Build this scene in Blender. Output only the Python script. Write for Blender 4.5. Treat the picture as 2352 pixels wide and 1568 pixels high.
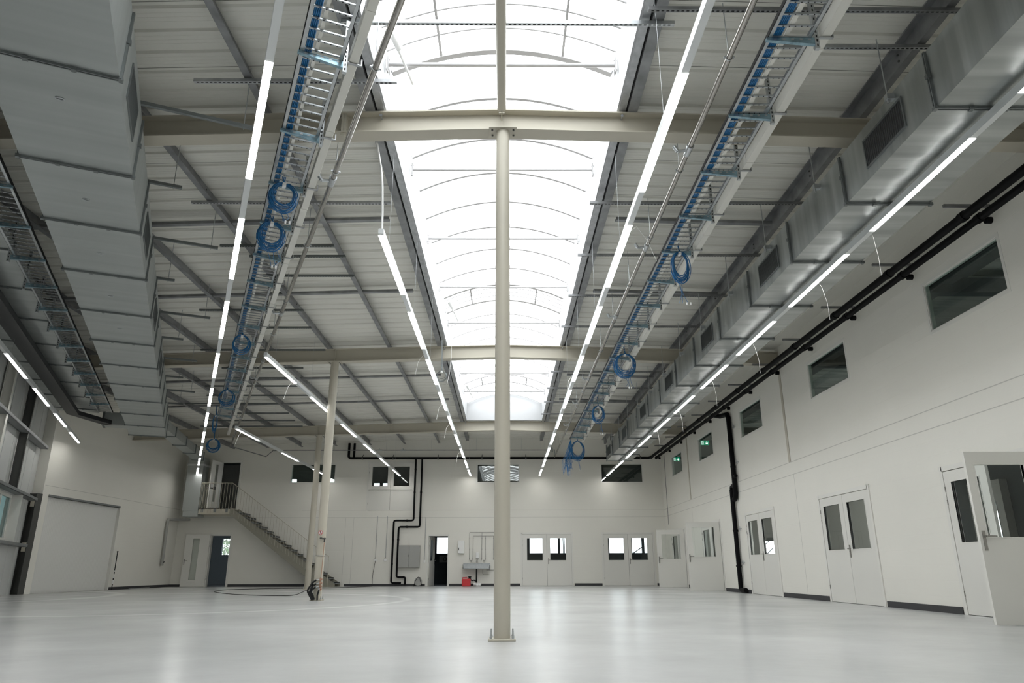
import bpy, math, random
from mathutils import Vector, Matrix, Quaternion
random.seed(7)
S = bpy.context.scene
C = S.collection
R = math.radians
for o in list(bpy.data.objects): bpy.data.objects.remove(o)

# ------------------------------------------------------------------ camera, sky, exposure
cd = bpy.data.cameras.new('camera'); cam = bpy.data.objects.new('camera', cd); C.objects.link(cam)
cd.sensor_fit = 'HORIZONTAL'; cd.sensor_width = 36.0; cd.lens = 1628.0/2352*36.0; cd.clip_start = 0.05; cd.clip_end = 300
pitch, yaw, roll = R(17.824), R(0.539), R(-0.138)
f = Vector((math.sin(yaw)*math.cos(pitch), math.cos(yaw)*math.cos(pitch), math.sin(pitch)))
r = Vector((math.cos(yaw), -math.sin(yaw), 0)); u = r.cross(f)
r2 = math.cos(roll)*r + math.sin(roll)*u; u2 = -math.sin(roll)*r + math.cos(roll)*u
m = Matrix((r2, u2, -f)).transposed().to_4x4(); m.translation = (0, 0, 0.665)
cam.matrix_world = m
S.camera = cam
w = bpy.data.worlds.new('overcast_sky'); S.world = w; w.use_nodes = True
nt = w.node_tree; bg = nt.nodes['Background']
bg.inputs['Color'].default_value = (0.95, 0.98, 1.0, 1); bg.inputs['Strength'].default_value = 3.6
S.view_settings.view_transform = 'Standard'; S.view_settings.look = 'None'
S.view_settings.exposure = 0.84; S.view_settings.gamma = 1.0
try: S.view_settings.use_curve_mapping = False
except Exception: pass
# daylight enters through the rooflight: light portal over the opening (guides sky sampling only)
def portal(name, loc, sx, sy, rot=(0, 0, 0)):
    l = bpy.data.lights.new(name, 'AREA'); l.shape = 'RECTANGLE'; l.size = sx; l.size_y = sy
    l.cycles.is_portal = True
    o = bpy.data.objects.new(name, l); C.objects.link(o); o.location = loc; o.rotation_euler = rot
portal('rooflight_portal', (-0.05, 11.4, 7.25), 2.9, 31.0)

AZ = R(23.35)                                    # the left part of the hall is turned by this angle
MA = Matrix.Rotation(AZ, 4, 'Z')                 # (u, v, z) -> world
I4 = Matrix.Identity(4)
YB, XR, XL = 31.8, 6.95, -14.2                   # back wall, right wall, left (door) wall
UO = -4.24                                       # outer window wall (turned frame)
def uv(a, b, z=0.0): return MA @ Vector((a, b, z))

# ------------------------------------------------------------------ materials
def mat(name, col, rough=0.6, metal=0.0, var=0.0, vscale=3.0, bump=0.0, bscale=40.0, spec=0.5, emit=None, estr=0.0, coat=0.0, stretch=None):
    mt = bpy.data.materials.new(name); mt.use_nodes = True
    n = mt.node_tree.nodes; l = mt.node_tree.links; b = n['Principled BSDF']
    b.inputs['Base Color'].default_value = (*col, 1); b.inputs['Roughness'].default_value = rough
    b.inputs['Metallic'].default_value = metal; b.inputs['Specular IOR Level'].default_value = spec
    if coat: b.inputs['Coat Weight'].default_value = coat; b.inputs['Coat Roughness'].default_value = 0.08
    if emit: b.inputs['Emission Color'].default_value = (*emit, 1); b.inputs['Emission Strength'].default_value = estr
    tc = n.new('ShaderNodeTexCoord'); mp = n.new('ShaderNodeMapping'); l.new(tc.outputs['Object'], mp.inputs[0])
    if stretch: mp.inputs['Scale'].default_value = stretch
    if var:
        t = n.new('ShaderNodeTexNoise'); t.inputs['Scale'].default_value = vscale; t.inputs['Detail'].default_value = 4
        l.new(mp.outputs[0], t.inputs['Vector'])
        cr = n.new('ShaderNodeValToRGB'); cr.color_ramp.elements[0].position = 0.3; cr.color_ramp.elements[1].position = 0.7
        cr.color_ramp.elements[0].color = (*[c*(1-var) for c in col], 1); cr.color_ramp.elements[1].color = (*[min(1, c*(1+var)) for c in col], 1)
        l.new(t.outputs['Fac'], cr.inputs[0]); l.new(cr.outputs[0], b.inputs['Base Color'])
    if bump:
        t = n.new('ShaderNodeTexNoise'); t.inputs['Scale'].default_value = bscale; l.new(mp.outputs[0], t.inputs['Vector'])
        bp = n.new('ShaderNodeBump'); bp.inputs['Strength'].default_value = bump; bp.inputs['Distance'].default_value = 0.01
        l.new(t.outputs['Fac'], bp.inputs['Height']); l.new(bp.outputs[0], b.inputs['Normal'])
    return mt

def mat_wall(name, col, axis):
    mt = mat(name, col, 0.62, var=0.015, vscale=0.7)
    n = mt.node_tree.nodes; l = mt.node_tree.links; b = n['Principled BSDF']
    tc = n.new('ShaderNodeTexCoord'); sp = n.new('ShaderNodeSeparateXYZ'); cb = n.new('ShaderNodeCombineXYZ')
    l.new(tc.outputs['Object'], sp.inputs[0]); l.new(sp.outputs[axis], cb.inputs[0]); l.new(sp.outputs[2], cb.inputs[1])
    br = n.new('ShaderNodeTexBrick'); br.inputs['Scale'].default_value = 1.0
    br.inputs['Brick Width'].default_value = 0.6; br.inputs['Row Height'].default_value = 0.24
    br.inputs['Mortar Size'].default_value = 0.006; br.inputs['Mortar Smooth'].default_value = 0.3
    br.inputs['Color1'].default_value = (1, 1, 1, 1); br.inputs['Color2'].default_value = (0.93, 0.93, 0.93, 1); br.inputs['Mortar'].default_value = (0, 0, 0, 1)
    l.new(cb.outputs[0], br.inputs['Vector'])
    bp = n.new('ShaderNodeBump'); bp.inputs['Strength'].default_value = 0.35; bp.inputs['Distance'].default_value = 0.004
    l.new(br.outputs['Color'], bp.inputs['Height']); l.new(bp.outputs[0], b.inputs['Normal'])
    return mt

def mat_floor():
    mt = mat('grey_epoxy_floor', (0.55, 0.55, 0.545), 0.2, spec=0.33)
    n = mt.node_tree.nodes; l = mt.node_tree.links; b = n['Principled BSDF']
    tc = n.new('ShaderNodeTexCoord')
    def ring(cx, cy, rad, wd):
        vm = n.new('ShaderNodeVectorMath'); vm.operation = 'DISTANCE'; l.new(tc.outputs['Object'], vm.inputs[0]); vm.inputs[1].default_value = (cx, cy, 0)
        s = n.new('ShaderNodeMath'); s.operation = 'SUBTRACT'; l.new(vm.outputs['Value'], s.inputs[0]); s.inputs[1].default_value = rad
        a = n.new('ShaderNodeMath'); a.operation = 'ABSOLUTE'; l.new(s.outputs[0], a.inputs[0])
        mr = n.new('ShaderNodeMapRange'); mr.inputs['From Min'].default_value = wd; mr.inputs['From Max'].default_value = wd*0.25
        l.new(a.outputs[0], mr.inputs['Value']); return mr.outputs[0]
    tot = None
    for a in ((-12.5, 4.0, 7.2, 0.26), (-14.0, 18.0, 8.6, 0.30), (-1.0, 19.0, 8.4, 0.24), (-9.0, 22.0, 12.0, 0.28), (-11.0, 17.5, 5.2, 0.24), (-2.5, 2.0, 5.6, 0.16), (4.0, 22.0, 14.0, 0.3)):
        rg = ring(*a)
        if tot is None: tot = rg
        else:
            ad = n.new('ShaderNodeMath'); ad.operation = 'ADD'; ad.use_clamp = True; l.new(tot, ad.inputs[0]); l.new(rg, ad.inputs[1]); tot = ad.outputs[0]
    t = n.new('ShaderNodeTexNoise'); t.inputs['Scale'].default_value = 0.9; t.inputs['Detail'].default_value = 5; l.new(tc.outputs['Object'], t.inputs['Vector'])
    mu = n.new('ShaderNodeMath'); mu.operation = 'MULTIPLY'; l.new(tot, mu.inputs[0]); l.new(t.outputs['Fac'], mu.inputs[1])
    ad = n.new('ShaderNodeMath'); ad.operation = 'MULTIPLY_ADD'; l.new(mu.outputs[0], ad.inputs[0]); ad.inputs[1].default_value = 0.9
    t2 = n.new('ShaderNodeTexNoise'); t2.inputs['Scale'].default_value = 0.45; t2.inputs['Detail'].default_value = 6; t2.inputs['Roughness'].default_value = 0.6; l.new(tc.outputs['Object'], t2.inputs['Vector'])
    l.new(t2.outputs['Fac'], ad.inputs[2])
    cr = n.new('ShaderNodeValToRGB'); cr.color_ramp.elements[0].position = 0.3; cr.color_ramp.elements[1].position = 1.0
    cr.color_ramp.elements[0].color = (0.44, 0.447, 0.443, 1); cr.color_ramp.elements[1].color = (0.64, 0.64, 0.63, 1)
    l.new(ad.outputs[0], cr.inputs[0]); l.new(cr.outputs[0], b.inputs['Base Color'])
    mr = n.new('ShaderNodeMapRange'); mr.inputs['To Min'].default_value = 0.22; mr.inputs['To Max'].default_value = 0.28
    l.new(t2.outputs['Fac'], mr.inputs['Value']); l.new(mr.outputs[0], b.inputs['Roughness'])
    t3 = n.new('ShaderNodeTexNoise'); t3.inputs['Scale'].default_value = 3.5; t3.inputs['Detail'].default_value = 3; l.new(tc.outputs['Object'], t3.inputs['Vector'])
    bp = n.new('ShaderNodeBump'); bp.inputs['Strength'].default_value = 0.10; bp.inputs['Distance'].default_value = 0.02
    l.new(t3.outputs['Fac'], bp.inputs['Height']); l.new(bp.outputs[0], b.inputs['Normal'])
    return mt

def mat_duct(name, col, rough, period, strength, metal=0.85, var=0.22):
    mt = mat(name, col, rough, metal, var=var, vscale=1.3, stretch=(0.12, 3.6, 0.12))
    n = mt.node_tree.nodes; l = mt.node_tree.links; b = n['Principled BSDF']
    tc = n.new('ShaderNodeTexCoord')
    wv = n.new('ShaderNodeTexWave'); wv.wave_type = 'BANDS'; wv.bands_direction = 'Y'; wv.wave_profile = 'TRI'
    wv.inputs['Scale'].default_value = 1.0/(period*3.1831); wv.inputs['Distortion'].default_value = 0.8; wv.inputs['Detail'].default_value = 1; wv.inputs['Detail Scale'].default_value = 0.3
    l.new(tc.outputs['Object'], wv.inputs['Vector'])
    bp = n.new('ShaderNodeBump'); bp.inputs['Strength'].default_value = strength; bp.inputs['Distance'].default_value = 0.012
    l.new(wv.outputs['Fac'], bp.inputs['Height']); l.new(bp.outputs[0], b.inputs['Normal'])
    return mt

def mat_glass(name, tint=(0.80, 0.88, 0.86), refl=1.5):
    mt = bpy.data.materials.new(name); mt.use_nodes = True
    n = mt.node_tree.nodes; l = mt.node_tree.links; n.remove(n['Principled BSDF'])
    tr = n.new('ShaderNodeBsdfTransparent'); tr.inputs[0].default_value = (*tint, 1)
    gl = n.new('ShaderNodeBsdfGlossy'); gl.inputs['Roughness'].default_value = 0.0; gl.inputs[0].default_value = (0.95, 1, 0.98, 1)
    fr = n.new('ShaderNodeFresnel'); fr.inputs[0].default_value = refl
    ge = n.new('ShaderNodeNewGeometry'); iv = n.new('ShaderNodeMath'); iv.operation = 'SUBTRACT'; iv.inputs[0].default_value = 1.0; l.new(ge.outputs['Backfacing'], iv.inputs[1])
    mf = n.new('ShaderNodeMath'); mf.operation = 'MULTIPLY'; l.new(iv.outputs[0], mf.inputs[0]); l.new(fr.outputs[0], mf.inputs[1])
    mx = n.new('ShaderNodeMixShader'); l.new(mf.outputs[0], mx.inputs[0]); l.new(tr.outputs[0], mx.inputs[1]); l.new(gl.outputs[0], mx.inputs[2])
    l.new(mx.outputs[0], n['Material Output'].inputs[0]); return mt

def mat_vault():
    mt = bpy.data.materials.new('opal_polycarbonate'); mt.use_nodes = True
    n = mt.node_tree.nodes; l = mt.node_tree.links; n.remove(n['Principled BSDF'])
    tr = n.new('ShaderNodeBsdfTransparent'); tr.inputs[0].default_value = (0.93, 0.94, 0.94, 1)
    tl = n.new('ShaderNodeBsdfTranslucent'); tl.inputs[0].default_value = (0.9, 0.9, 0.9, 1)
    mx = n.new('ShaderNodeMixShader'); mx.inputs[0].default_value = 0.35
    l.new(tr.outputs[0], mx.inputs[1]); l.new(tl.outputs[0], mx.inputs[2]); l.new(mx.outputs[0], n['Material Output'].inputs[0]); return mt

M = {}
M['floor'] = mat_floor()
M['wallx'] = mat_wall('white_painted_blockwork_x', (0.75, 0.735, 0.675), 0)
M['wally'] = mat_wall('white_painted_blockwork_y', (0.75, 0.735, 0.675), 1)
M['joint'] = mat('wall_joint_shadow', (0.52, 0.51, 0.47), 0.8)  # darker tone of the strips paints the shadow in the wall joints
M['sheet'] = mat('offwhite_roof_sheet', (0.70, 0.69, 0.63), 0.5, var=0.03, vscale=0.8)
M['seam'] = mat('roof_sheet_seam', (0.16, 0.16, 0.14), 0.7)
M['beige'] = mat('beige_grey_steel_paint', (0.46, 0.43, 0.355), 0.42, var=0.02, vscale=2)
M['galv'] = mat('galvanised_steel', (0.42, 0.43, 0.44), 0.38, 0.75, var=0.18, vscale=9, bump=0.05)
M['galvdark'] = mat('weathered_galvanised_purlin', (0.255, 0.26, 0.265), 0.5, 0.55, var=0.25, vscale=4)
M['zinc'] = mat('bright_zinc_steel', (0.47, 0.49, 0.50), 0.32, 0.85, var=0.08, vscale=12)
M['rung'] = mat('zinc_rung', (0.40, 0.42, 0.43), 0.35, 0.75)
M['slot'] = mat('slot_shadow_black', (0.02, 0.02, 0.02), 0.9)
M['blued'] = mat('blue_passivated_zinc', (0.25, 0.37, 0.43), 0.32, 0.8, var=0.2, vscale=20)
M['stain'] = mat('stainless_pipe', (0.36, 0.345, 0.32), 0.22, 0.95, var=0.06, vscale=8)
M['duct'] = mat_duct('galvanised_duct_sheet', (0.40, 0.42, 0.415), 0.34, 0.42, 0.6, 0.92, 0.26)
M['ductl'] = mat_duct('insulated_duct_sheet', (0.42, 0.445, 0.435), 0.42, 0.50, 0.5, 0.6, 0.09)
M['flange'] = mat('duct_flange_steel', (0.19, 0.205, 0.205), 0.45, 0.7, var=0.1)
M['grille'] = mat('black_grille', (0.03, 0.03, 0.03), 0.5)
M['cream'] = mat('cream_trunking', (0.66, 0.65, 0.60), 0.4, var=0.02)
M['blue'] = mat('blue_data_cable', (0.012, 0.13, 0.32), 0.38, var=0.15, vscale=30)
M['white'] = mat('white_plastic', (0.80, 0.80, 0.78), 0.4)
M['alu'] = mat('aluminium_track', (0.66, 0.68, 0.68), 0.42, 0.35)
M['led'] = mat('led_diffuser', (0.9, 0.9, 0.9), 0.4, emit=(1.0, 0.99, 0.96), estr=14.0)
M['black'] = mat('black_pipe_insulation', (0.004, 0.004, 0.0045), 0.6, spec=0.12)
M['blackp'] = mat('black_plastic', (0.008, 0.008, 0.008), 0.45, spec=0.3)
M['base'] = mat('dark_grey_skirting', (0.035, 0.035, 0.038), 0.6)
M['curb'] = mat('pale_rooflight_upstand', (0.40, 0.405, 0.41), 0.5)
M['vault'] = mat_vault()
M['arch'] = mat('grey_aluminium_rooflight_bar', (0.46, 0.45, 0.45), 0.5)
M['door'] = mat('offwhite_door_paint', (0.70, 0.69, 0.645), 0.38)
M['frame'] = mat('offwhite_frame_paint', (0.72, 0.71, 0.665), 0.45)
M['steelh'] = mat('brushed_handle_steel', (0.32, 0.31, 0.29), 0.35, 0.9)
M['glass'] = mat_glass('window_glass', (0.96, 0.98, 0.975))
M['glassd'] = mat_glass('tinted_window_glass', (0.80, 0.87, 0.85), 1.6)
M['glassm'] = mat_glass('mirroring_window_glass', (0.68, 0.74, 0.72), 2.2)
M['glassw'] = mat_glass('dark_teal_window_glass', (0.15, 0.20, 0.20), 1.6)
M['glasso'] = mat_glass('sky_dimming_glass', (0.62, 0.64, 0.645))  # tint added to dim the sky behind the annex panes
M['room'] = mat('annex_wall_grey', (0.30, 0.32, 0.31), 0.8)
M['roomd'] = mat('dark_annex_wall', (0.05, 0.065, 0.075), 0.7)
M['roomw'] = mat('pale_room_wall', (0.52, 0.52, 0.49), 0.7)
M['teal'] = mat('dark_window_frame', (0.03, 0.06, 0.08), 0.5)
M['grey'] = mat('grey_cabinet', (0.34, 0.34, 0.32), 0.45)
M['copper'] = mat('copper_pipe', (0.48, 0.30, 0.22), 0.35, 0.8)
M['red'] = mat('red_plastic', (0.55, 0.03, 0.035), 0.4)
M['green'] = mat('exit_sign_green', (0.0, 0.25, 0.12), 0.4, emit=(0.0, 0.35, 0.18), estr=0.5)
M['signw'] = mat('sign_white', (0.8, 0.8, 0.8), 0.5, emit=(0.85, 1.0, 0.92), estr=0.5)
M['signp'] = mat('plain_sign_white', (0.75, 0.74, 0.74), 0.5)
M['leaf'] = mat('foliage_green', (0.10, 0.22, 0.04), 0.6, var=0.6, vscale=8)
M['stair'] = mat('stair_steel_paint', (0.24, 0.23, 0.185), 0.5)
M['darks'] = mat('dark_grey_steel_paint', (0.055, 0.056, 0.052), 0.5, var=0.1)
M['greys'] = mat('grey_primer_steel', (0.17, 0.18, 0.18), 0.5, var=0.1)
M['panel'] = mat('sandwich_panel_white', (0.56, 0.57, 0.56), 0.4)
M['secd'] = mat('sectional_door_panel', (0.72, 0.72, 0.69), 0.25)
M['tray'] = mat('black_sheet_trunking', (0.02, 0.021, 0.022), 0.55)
M['asphalt'] = mat('outside_asphalt', (0.25, 0.25, 0.25), 0.9)

# ------------------------------------------------------------------ mesh builder
class MB:
    def __init__(s, T=I4): s.v = []; s.f = []; s.m = []; s.sm = []; s.T = T
    def add(s, vs, fs, mi=0, smooth=False):
        b = len(s.v); s.v += [s.T @ Vector(p) for p in vs]
        for q in fs: s.f.append([b+i for i in q]); s.m.append(mi); s.sm.append(smooth)
        return s
    def box(s, x0, x1, y0, y1, z0, z1, mi=0):
        if x1 < x0: x0, x1 = x1, x0
        if y1 < y0: y0, y1 = y1, y0
        if z1 < z0: z0, z1 = z1, z0
        vs = [(x0,y0,z0),(x1,y0,z0),(x1,y1,z0),(x0,y1,z0),(x0,y0,z1),(x1,y0,z1),(x1,y1,z1),(x0,y1,z1)]
        return s.add(vs, [(0,3,2,1),(4,5,6,7),(0,1,5,4),(1,2,6,5),(2,3,7,6),(3,0,4,7)], mi)
    def cbox(s, c, d, mi=0): return s.box(c[0]-d[0]/2, c[0]+d[0]/2, c[1]-d[1]/2, c[1]+d[1]/2, c[2]-d[2]/2, c[2]+d[2]/2, mi)
    def rbox(s, x0, x1, y0, y1, z0, z1, b=0.006, mi=0):      # box with chamfered vertical + horizontal edges
        if x1 < x0: x0, x1 = x1, x0
        if y1 < y0: y0, y1 = y1, y0
        vs = []; 
        for z, k in ((z0, b), (z0+b, 0), (z1-b, 0), (z1, b)):
            for x, y in ((x0+b+k, y0+k), (x1-b-k, y0+k), (x1-k, y0+b+k), (x1-k, y1-b-k), (x1-b-k, y1-k), (x0+b+k, y1-k), (x0+k, y1-b-k), (x0+k, y0+b+k)): vs.append((x, y, z))
        fs = [tuple(range(7, -1, -1)), tuple(range(24, 32))]
        for j in range(3):
            for i in range(8): a = j*8+i; c = j*8+(i+1) % 8; fs.append((a, c, c+8, a+8))
        return s.add(vs, fs, mi)
    def prof(s, pts, p, q, up=(0, 0, 1), mi=0, closed=True, caps=True, smooth=False):
        p, q = Vector(p), Vector(q); d = (q-p).normalized(); up = Vector(up); sd = d.cross(up).normalized(); up = sd.cross(d)
        k = len(pts); vs = [p+sd*a+up*b for a, b in pts]+[q+sd*a+up*b for a, b in pts]
        fs = [(i, (i+1) % k, (i+1) % k+k, i+k) for i in range(k if closed else k-1)]
        if caps and closed: fs += [tuple(range(k-1, -1, -1)), tuple(range(k, 2*k))]
        return s.add(vs, fs, mi, smooth)
    def bar(s, p, q, w, h, up=(0, 0, 1), mi=0):
        return s.prof([(-w/2,-h/2),(w/2,-h/2),(w/2,h/2),(-w/2,h/2)], p, q, up, mi)
    def tube(s, pts, rad, n=10, mi=0, caps=True, closed=False):
        P = [Vector(p) for p in pts]; k = len(P); rings = []
        t0 = (P[1]-P[0]).normalized(); ref = Vector((0, 0, 1)) if abs(t0.z) < 0.9 else Vector((1, 0, 0)); nrm = t0.cross(ref).normalized(); pt = t0
        vs = []
        for i in range(k):
            a = P[i-1] if (i > 0 or closed) else P[i]; b = P[(i+1) % k] if (i < k-1 or closed) else P[i]
            t = (b-a).normalized()
            q = pt.rotation_difference(t); nrm = q @ nrm; nrm = (nrm-t*nrm.dot(t)).normalized(); pt = t; bn = t.cross(nrm)
            rr = rad[i] if isinstance(rad, (list, tuple)) else rad
            for j in range(n): an = 2*math.pi*j/n; vs.append(P[i]+(nrm*math.cos(an)+bn*math.sin(an))*rr)
        fs = []
        for i in range(k if closed else k-1):
            i2 = (i+1) % k
            for j in range(n): j2 = (j+1) % n; fs.append((i*n+j, i*n+j2, i2*n+j2, i2*n+j))
        s.add(vs, fs, mi, True)
        if caps and not closed: s.add(vs[:n], [tuple(range(n-1, -1, -1))], mi); s.add(vs[-n:], [tuple(range(n))], mi)
        return s
    def cyl(s, p, q, r, n=16, mi=0): return s.tube([p, q], r, n, mi)
    def lathe(s, prof, c=(0, 0, 0), n=20, mi=0):
        vs = []; c = Vector(c)
        for rr, z in prof:
            for j in range(n): an = 2*math.pi*j/n; vs.append(c+Vector((rr*math.cos(an), rr*math.sin(an), z)))
        fs = [(i*n+j, i*n+(j+1) % n, (i+1)*n+(j+1) % n, (i+1)*n+j) for i in range(len(prof)-1) for j in range(n)]
        return s.add(vs, fs, mi, True)
    def sphere(s, c, r, mi=0, n=10):
        return s.lathe([(max(1e-4, r*math.sin(math.pi*i/n)), -r*math.cos(math.pi*i/n)) for i in range(n+1)], c, n, mi)
    def build(s, name, mats, parent=None, loc=None):
        me = bpy.data.meshes.new(name); o = bpy.data.objects.new(name, me); C.objects.link(o)
        if parent is not None: inv = WM[parent.name].inverted(); o.parent = parent; WM[o.name] = WM[parent.name]
        else:
            if loc is None:
                xs = [p.x for p in s.v]; ys = [p.y for p in s.v]; zs = [p.z for p in s.v]
                loc = ((min(xs)+max(xs))/2, (min(ys)+max(ys))/2, min(zs))
            W_ = Matrix.Translation(Vector(loc)) @ (s.T.to_3x3().to_4x4()); inv = W_.inverted(); o.matrix_world = W_; WM[o.name] = W_
        me.from_pydata([inv @ p for p in s.v], [], s.f)
        if not isinstance(mats, (list, tuple)): mats = [mats]
        for k in mats: me.materials.append(M[k] if isinstance(k, str) else k)
        me.polygons.foreach_set('material_index', s.m); me.polygons.foreach_set('use_smooth', s.sm); me.update()
        return o
WM = {}
def props(o, label=None, cat=None, group=None, kind=None):
    if label: o['label'] = label
    if cat: o['category'] = cat
    if group: o['group'] = group
    if kind: o['kind'] = kind
    return o
def thing(name, label, cat, loc=(0, 0, 0), rz=0.0, group=None, kind=None):
    o = bpy.data.objects.new(name, None); C.objects.link(o); W_ = Matrix.Translation(Vector(loc)) @ Matrix.Rotation(rz, 4, 'Z')
    o.empty_display_size = 0.1; o.matrix_world = W_; WM[o.name] = W_
    return props(o, label, cat, group, kind)
def struct(o, label=None, cat=None): return props(o, label, cat, kind='structure')
def dup(root, loc, label=None, rz=None):
    c = root.copy(); C.objects.link(c); c.location = loc
    if rz is not None: c.rotation_euler = (0, 0, rz)
    if label: c['label'] = label
    for ch in list(root.children):
        d = ch.copy(); C.objects.link(d); d.parent = c
        for g in ch.children: e = g.copy(); C.objects.link(e); e.parent = d
    return c
ORD = ['nearest', 'second', 'third', 'fourth', 'fifth', 'sixth', 'seventh', 'eighth', 'ninth', 'tenth', 'eleventh', 'twelfth', 'thirteenth', 'fourteenth', 'fifteenth', 'sixteenth', 'seventeenth', 'eighteenth', 'nineteenth', 'twentieth', 'twenty-first', 'twenty-second', 'twenty-third', 'twenty-fourth', 'twenty-fifth']
def roofz(x): return 6.33-0.0275*abs(x)          # underside of the roof sheet
def beamz(x): return 6.125-0.0275*abs(x)         # top of main beams = underside of purlins

# ------------------------------------------------------------------ building shell
struct(MB().box(-18, 7.2, -6.2, 36.5, -0.12, 0.0).build('floor', 'floor'), 'light grey glossy epoxy hall floor', 'floor')
def holed(mb, s0, s1, z0, z1, holes, t0, t1, axis):
    """wall slab between s0..s1 (along), z0..z1, thickness t0..t1, with rectangular holes"""
    ss = sorted({s0, s1, *[h[0] for h in holes], *[h[1] for h in holes]}); zz = sorted({z0, z1, *[h[2] for h in holes], *[h[3] for h in holes]})
    def P(a, t, z): return (a, t, z) if axis == 'x' else (t, a, z)
    for i in range(len(ss)-1):
        for j in range(len(zz)-1):
            cs, cz = (ss[i]+ss[i+1])/2, (zz[j]+zz[j+1])/2
            if any(h[0] < cs < h[1] and h[2] < cz < h[3] for h in holes): continue
            for t in (t0, t1):
                mb.add([P(ss[i], t, zz[j]), P(ss[i+1], t, zz[j]), P(ss[i+1], t, zz[j+1]), P(ss[i], t, zz[j+1])], [(0, 1, 2, 3)])
    for h in holes:
        a, b, c, d = h
        mb.add([P(a, t0, c), P(b, t0, c), P(b, t0, d), P(a, t0, d), P(a, t1, c), P(b, t1, c), P(b, t1, d), P(a, t1, d)], [(0, 1, 5, 4), (1, 2, 6, 5), (2, 3, 7, 6), (3, 0, 4, 7)])
    mb.add([P(s0, t0, z0), P(s0, t1, z0), P(s0, t1, z1), P(s0, t0, z1)], [(0, 1, 2, 3)]); mb.add([P(s1, t0, z0), P(s1, t1, z0), P(s1, t1, z1), P(s1, t0, z1)], [(0, 1, 2, 3)])
    mb.add([P(s0, t0, z1), P(s1, t0, z1), P(s1, t1, z1), P(s0, t1, z1)], [(0, 1, 2, 3)])

# back wall openings
BW = [(-9.50, -7.56, 4.34, 5.14), (-1.26, 0.59, 4.34, 5.14), (4.26, 6.09, 4.34, 5.14)]      # upper windows
BD = [(-12.70, -11.84, 0.0, 2.10), (-3.34, -2.47, 0.0, 2.07), (0.70, 2.86, 0.0, 2.14), (4.20, 6.38, 0.0, 2.14), (-6.06, -4.10, 3.13, 5.20), (-12.62, -11.76, 3.17, 5.24)]
mb = MB(); holed(mb, XL-0.3, XR+0.3, 0, 6.6, BW+BD, YB, YB+0.22, 'x'); struct(mb.build('wall_back', 'wallx'), 'white painted back wall with doors and high windows', 'wall')
RW = [(9.05, 10.90, 4.34, 5.14), (13.84, 15.68, 4.34, 5.14), (18.89, 20.70, 4.33, 5.12), (23.66, 25.46, 4.33, 5.12), (28.02, 29.76, 4.33, 5.11)]
RD = [(9.22, 11.32, 0, 2.15), (13.75, 15.97, 0, 2.15), (18.78, 21.02, 0, 2.15), (23.62, 25.84, 0, 2.15), (28.38, 30.6, 0, 2.15)]
mb = MB(); holed(mb, -6, YB+0.2, 0, 6.3, RW+RD, XR, XR+0.10, 'y'); struct(mb.build('wall_right', 'wally'), 'long white painted right wall', 'wall')
SD = (22.56, 26.89, 0.0, 2.86)
mb = MB(); holed(mb, 22.25, YB+0.1, 0, 6.2, [SD], XL, XL-0.50, 'y'); struct(mb.build('wall_left', 'wally'), 'white left wall around the sectional door', 'wall')
struct(MB().box(-8, 7.2, -6.2, -6.0, 0, 6.4).build('wall_front', 'wallx'), 'wall behind the photographer', 'wall')
# turned outer wall of sandwich panels, with a window opening
mb = MB(MA); holed(mb, -8, 26.6, 0, 6.3, [(21.0, 23.55, 1.42, 2.62), (15.0, 18.0, 1.42, 2.62)], UO-0.28, UO-0.40, 'y')
for k in range(0, 35): mb.box(UO-0.285, UO-0.272, -7.6+k*1.0, -7.585+k*1.0, 0, 5.9)
struct(mb.build('wall_outer', 'panel'), 'turned outer wall of white panels', 'wall')

# roof sheet: ribbed profile across Y, extruded along X; open over the rooflight
def rib_profile(y0, y1):
    out = []; y = y0; k = 0
    while y < y1:
        out += [(y, 0.0), (y+0.008, 0.0), (y+0.026, 0.026), (y+0.080, 0.026), (y+0.098, 0.0)]
        for g in (0.155, 0.215, 0.275): out += [(y+g-0.006, 0.0), (y+g, 0.003), (y+g+0.006, 0.0)]
        y += 0.3333; k += 1
    return out
def roof(name, x0, x1, y0, y1, label):
    mb = MB(); P = rib_profile(y0, y1); vs = []
    for y, d in P: vs += [(x0, y, roofz(x0)+d), (x1, y, roofz(x1)+d)]
    mb.add(vs, [(2*i, 2*i+1, 2*i+3, 2*i+2) for i in range(len(P)-1)])
    y = y0
    while y < y1:
        mb.add([(x0, y-0.004, roofz(x0)-0.0015), (x1, y-0.004, roofz(x1)-0.0015), (x1, y+0.004, roofz(x1)-0.0015), (x0, y+0.004, roofz(x0)-0.0015)], [(0, 1, 2, 3)], 1); y += 1.0
    # roof build-up above, closes the volume
    mb.add([(x0, y0, roofz(x0)+0.16), (x1, y0, roofz(x1)+0.16), (x1, y1, roofz(x1)+0.16), (x0, y1, roofz(x0)+0.16)], [(0, 1, 2, 3)])
    struct(mb.build(name, ['sheet', 'seam']), label, 'ceiling')
XC = -0.05; SKL, SKR, SK1 = XC-1.44, XC+1.44, 26.75
roof('ceiling', -18, SKL, -6.1, 31.9, 'ribbed off-white roof sheet left of the rooflight')
roof('ceiling', SKR, 13.5, -6.1, 31.9, 'ribbed off-white roof sheet right of the rooflight')
roof('ceiling', SKL, SKR, SK1+0.12, 31.9, 'ribbed off-white roof sheet beyond the rooflight')
roof('ceiling', SKL, SKR, -6.1, -4.1, 'ribbed off-white roof sheet before the rooflight')
# smooth lining along the top of the right and back walls
struct(MB().box(6.60, 6.95, -6, 31.8, 6.05, 6.13).build('trim_eaves', 'sheet'), 'smooth lining strip where roof meets the right wall', 'trim')

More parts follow.
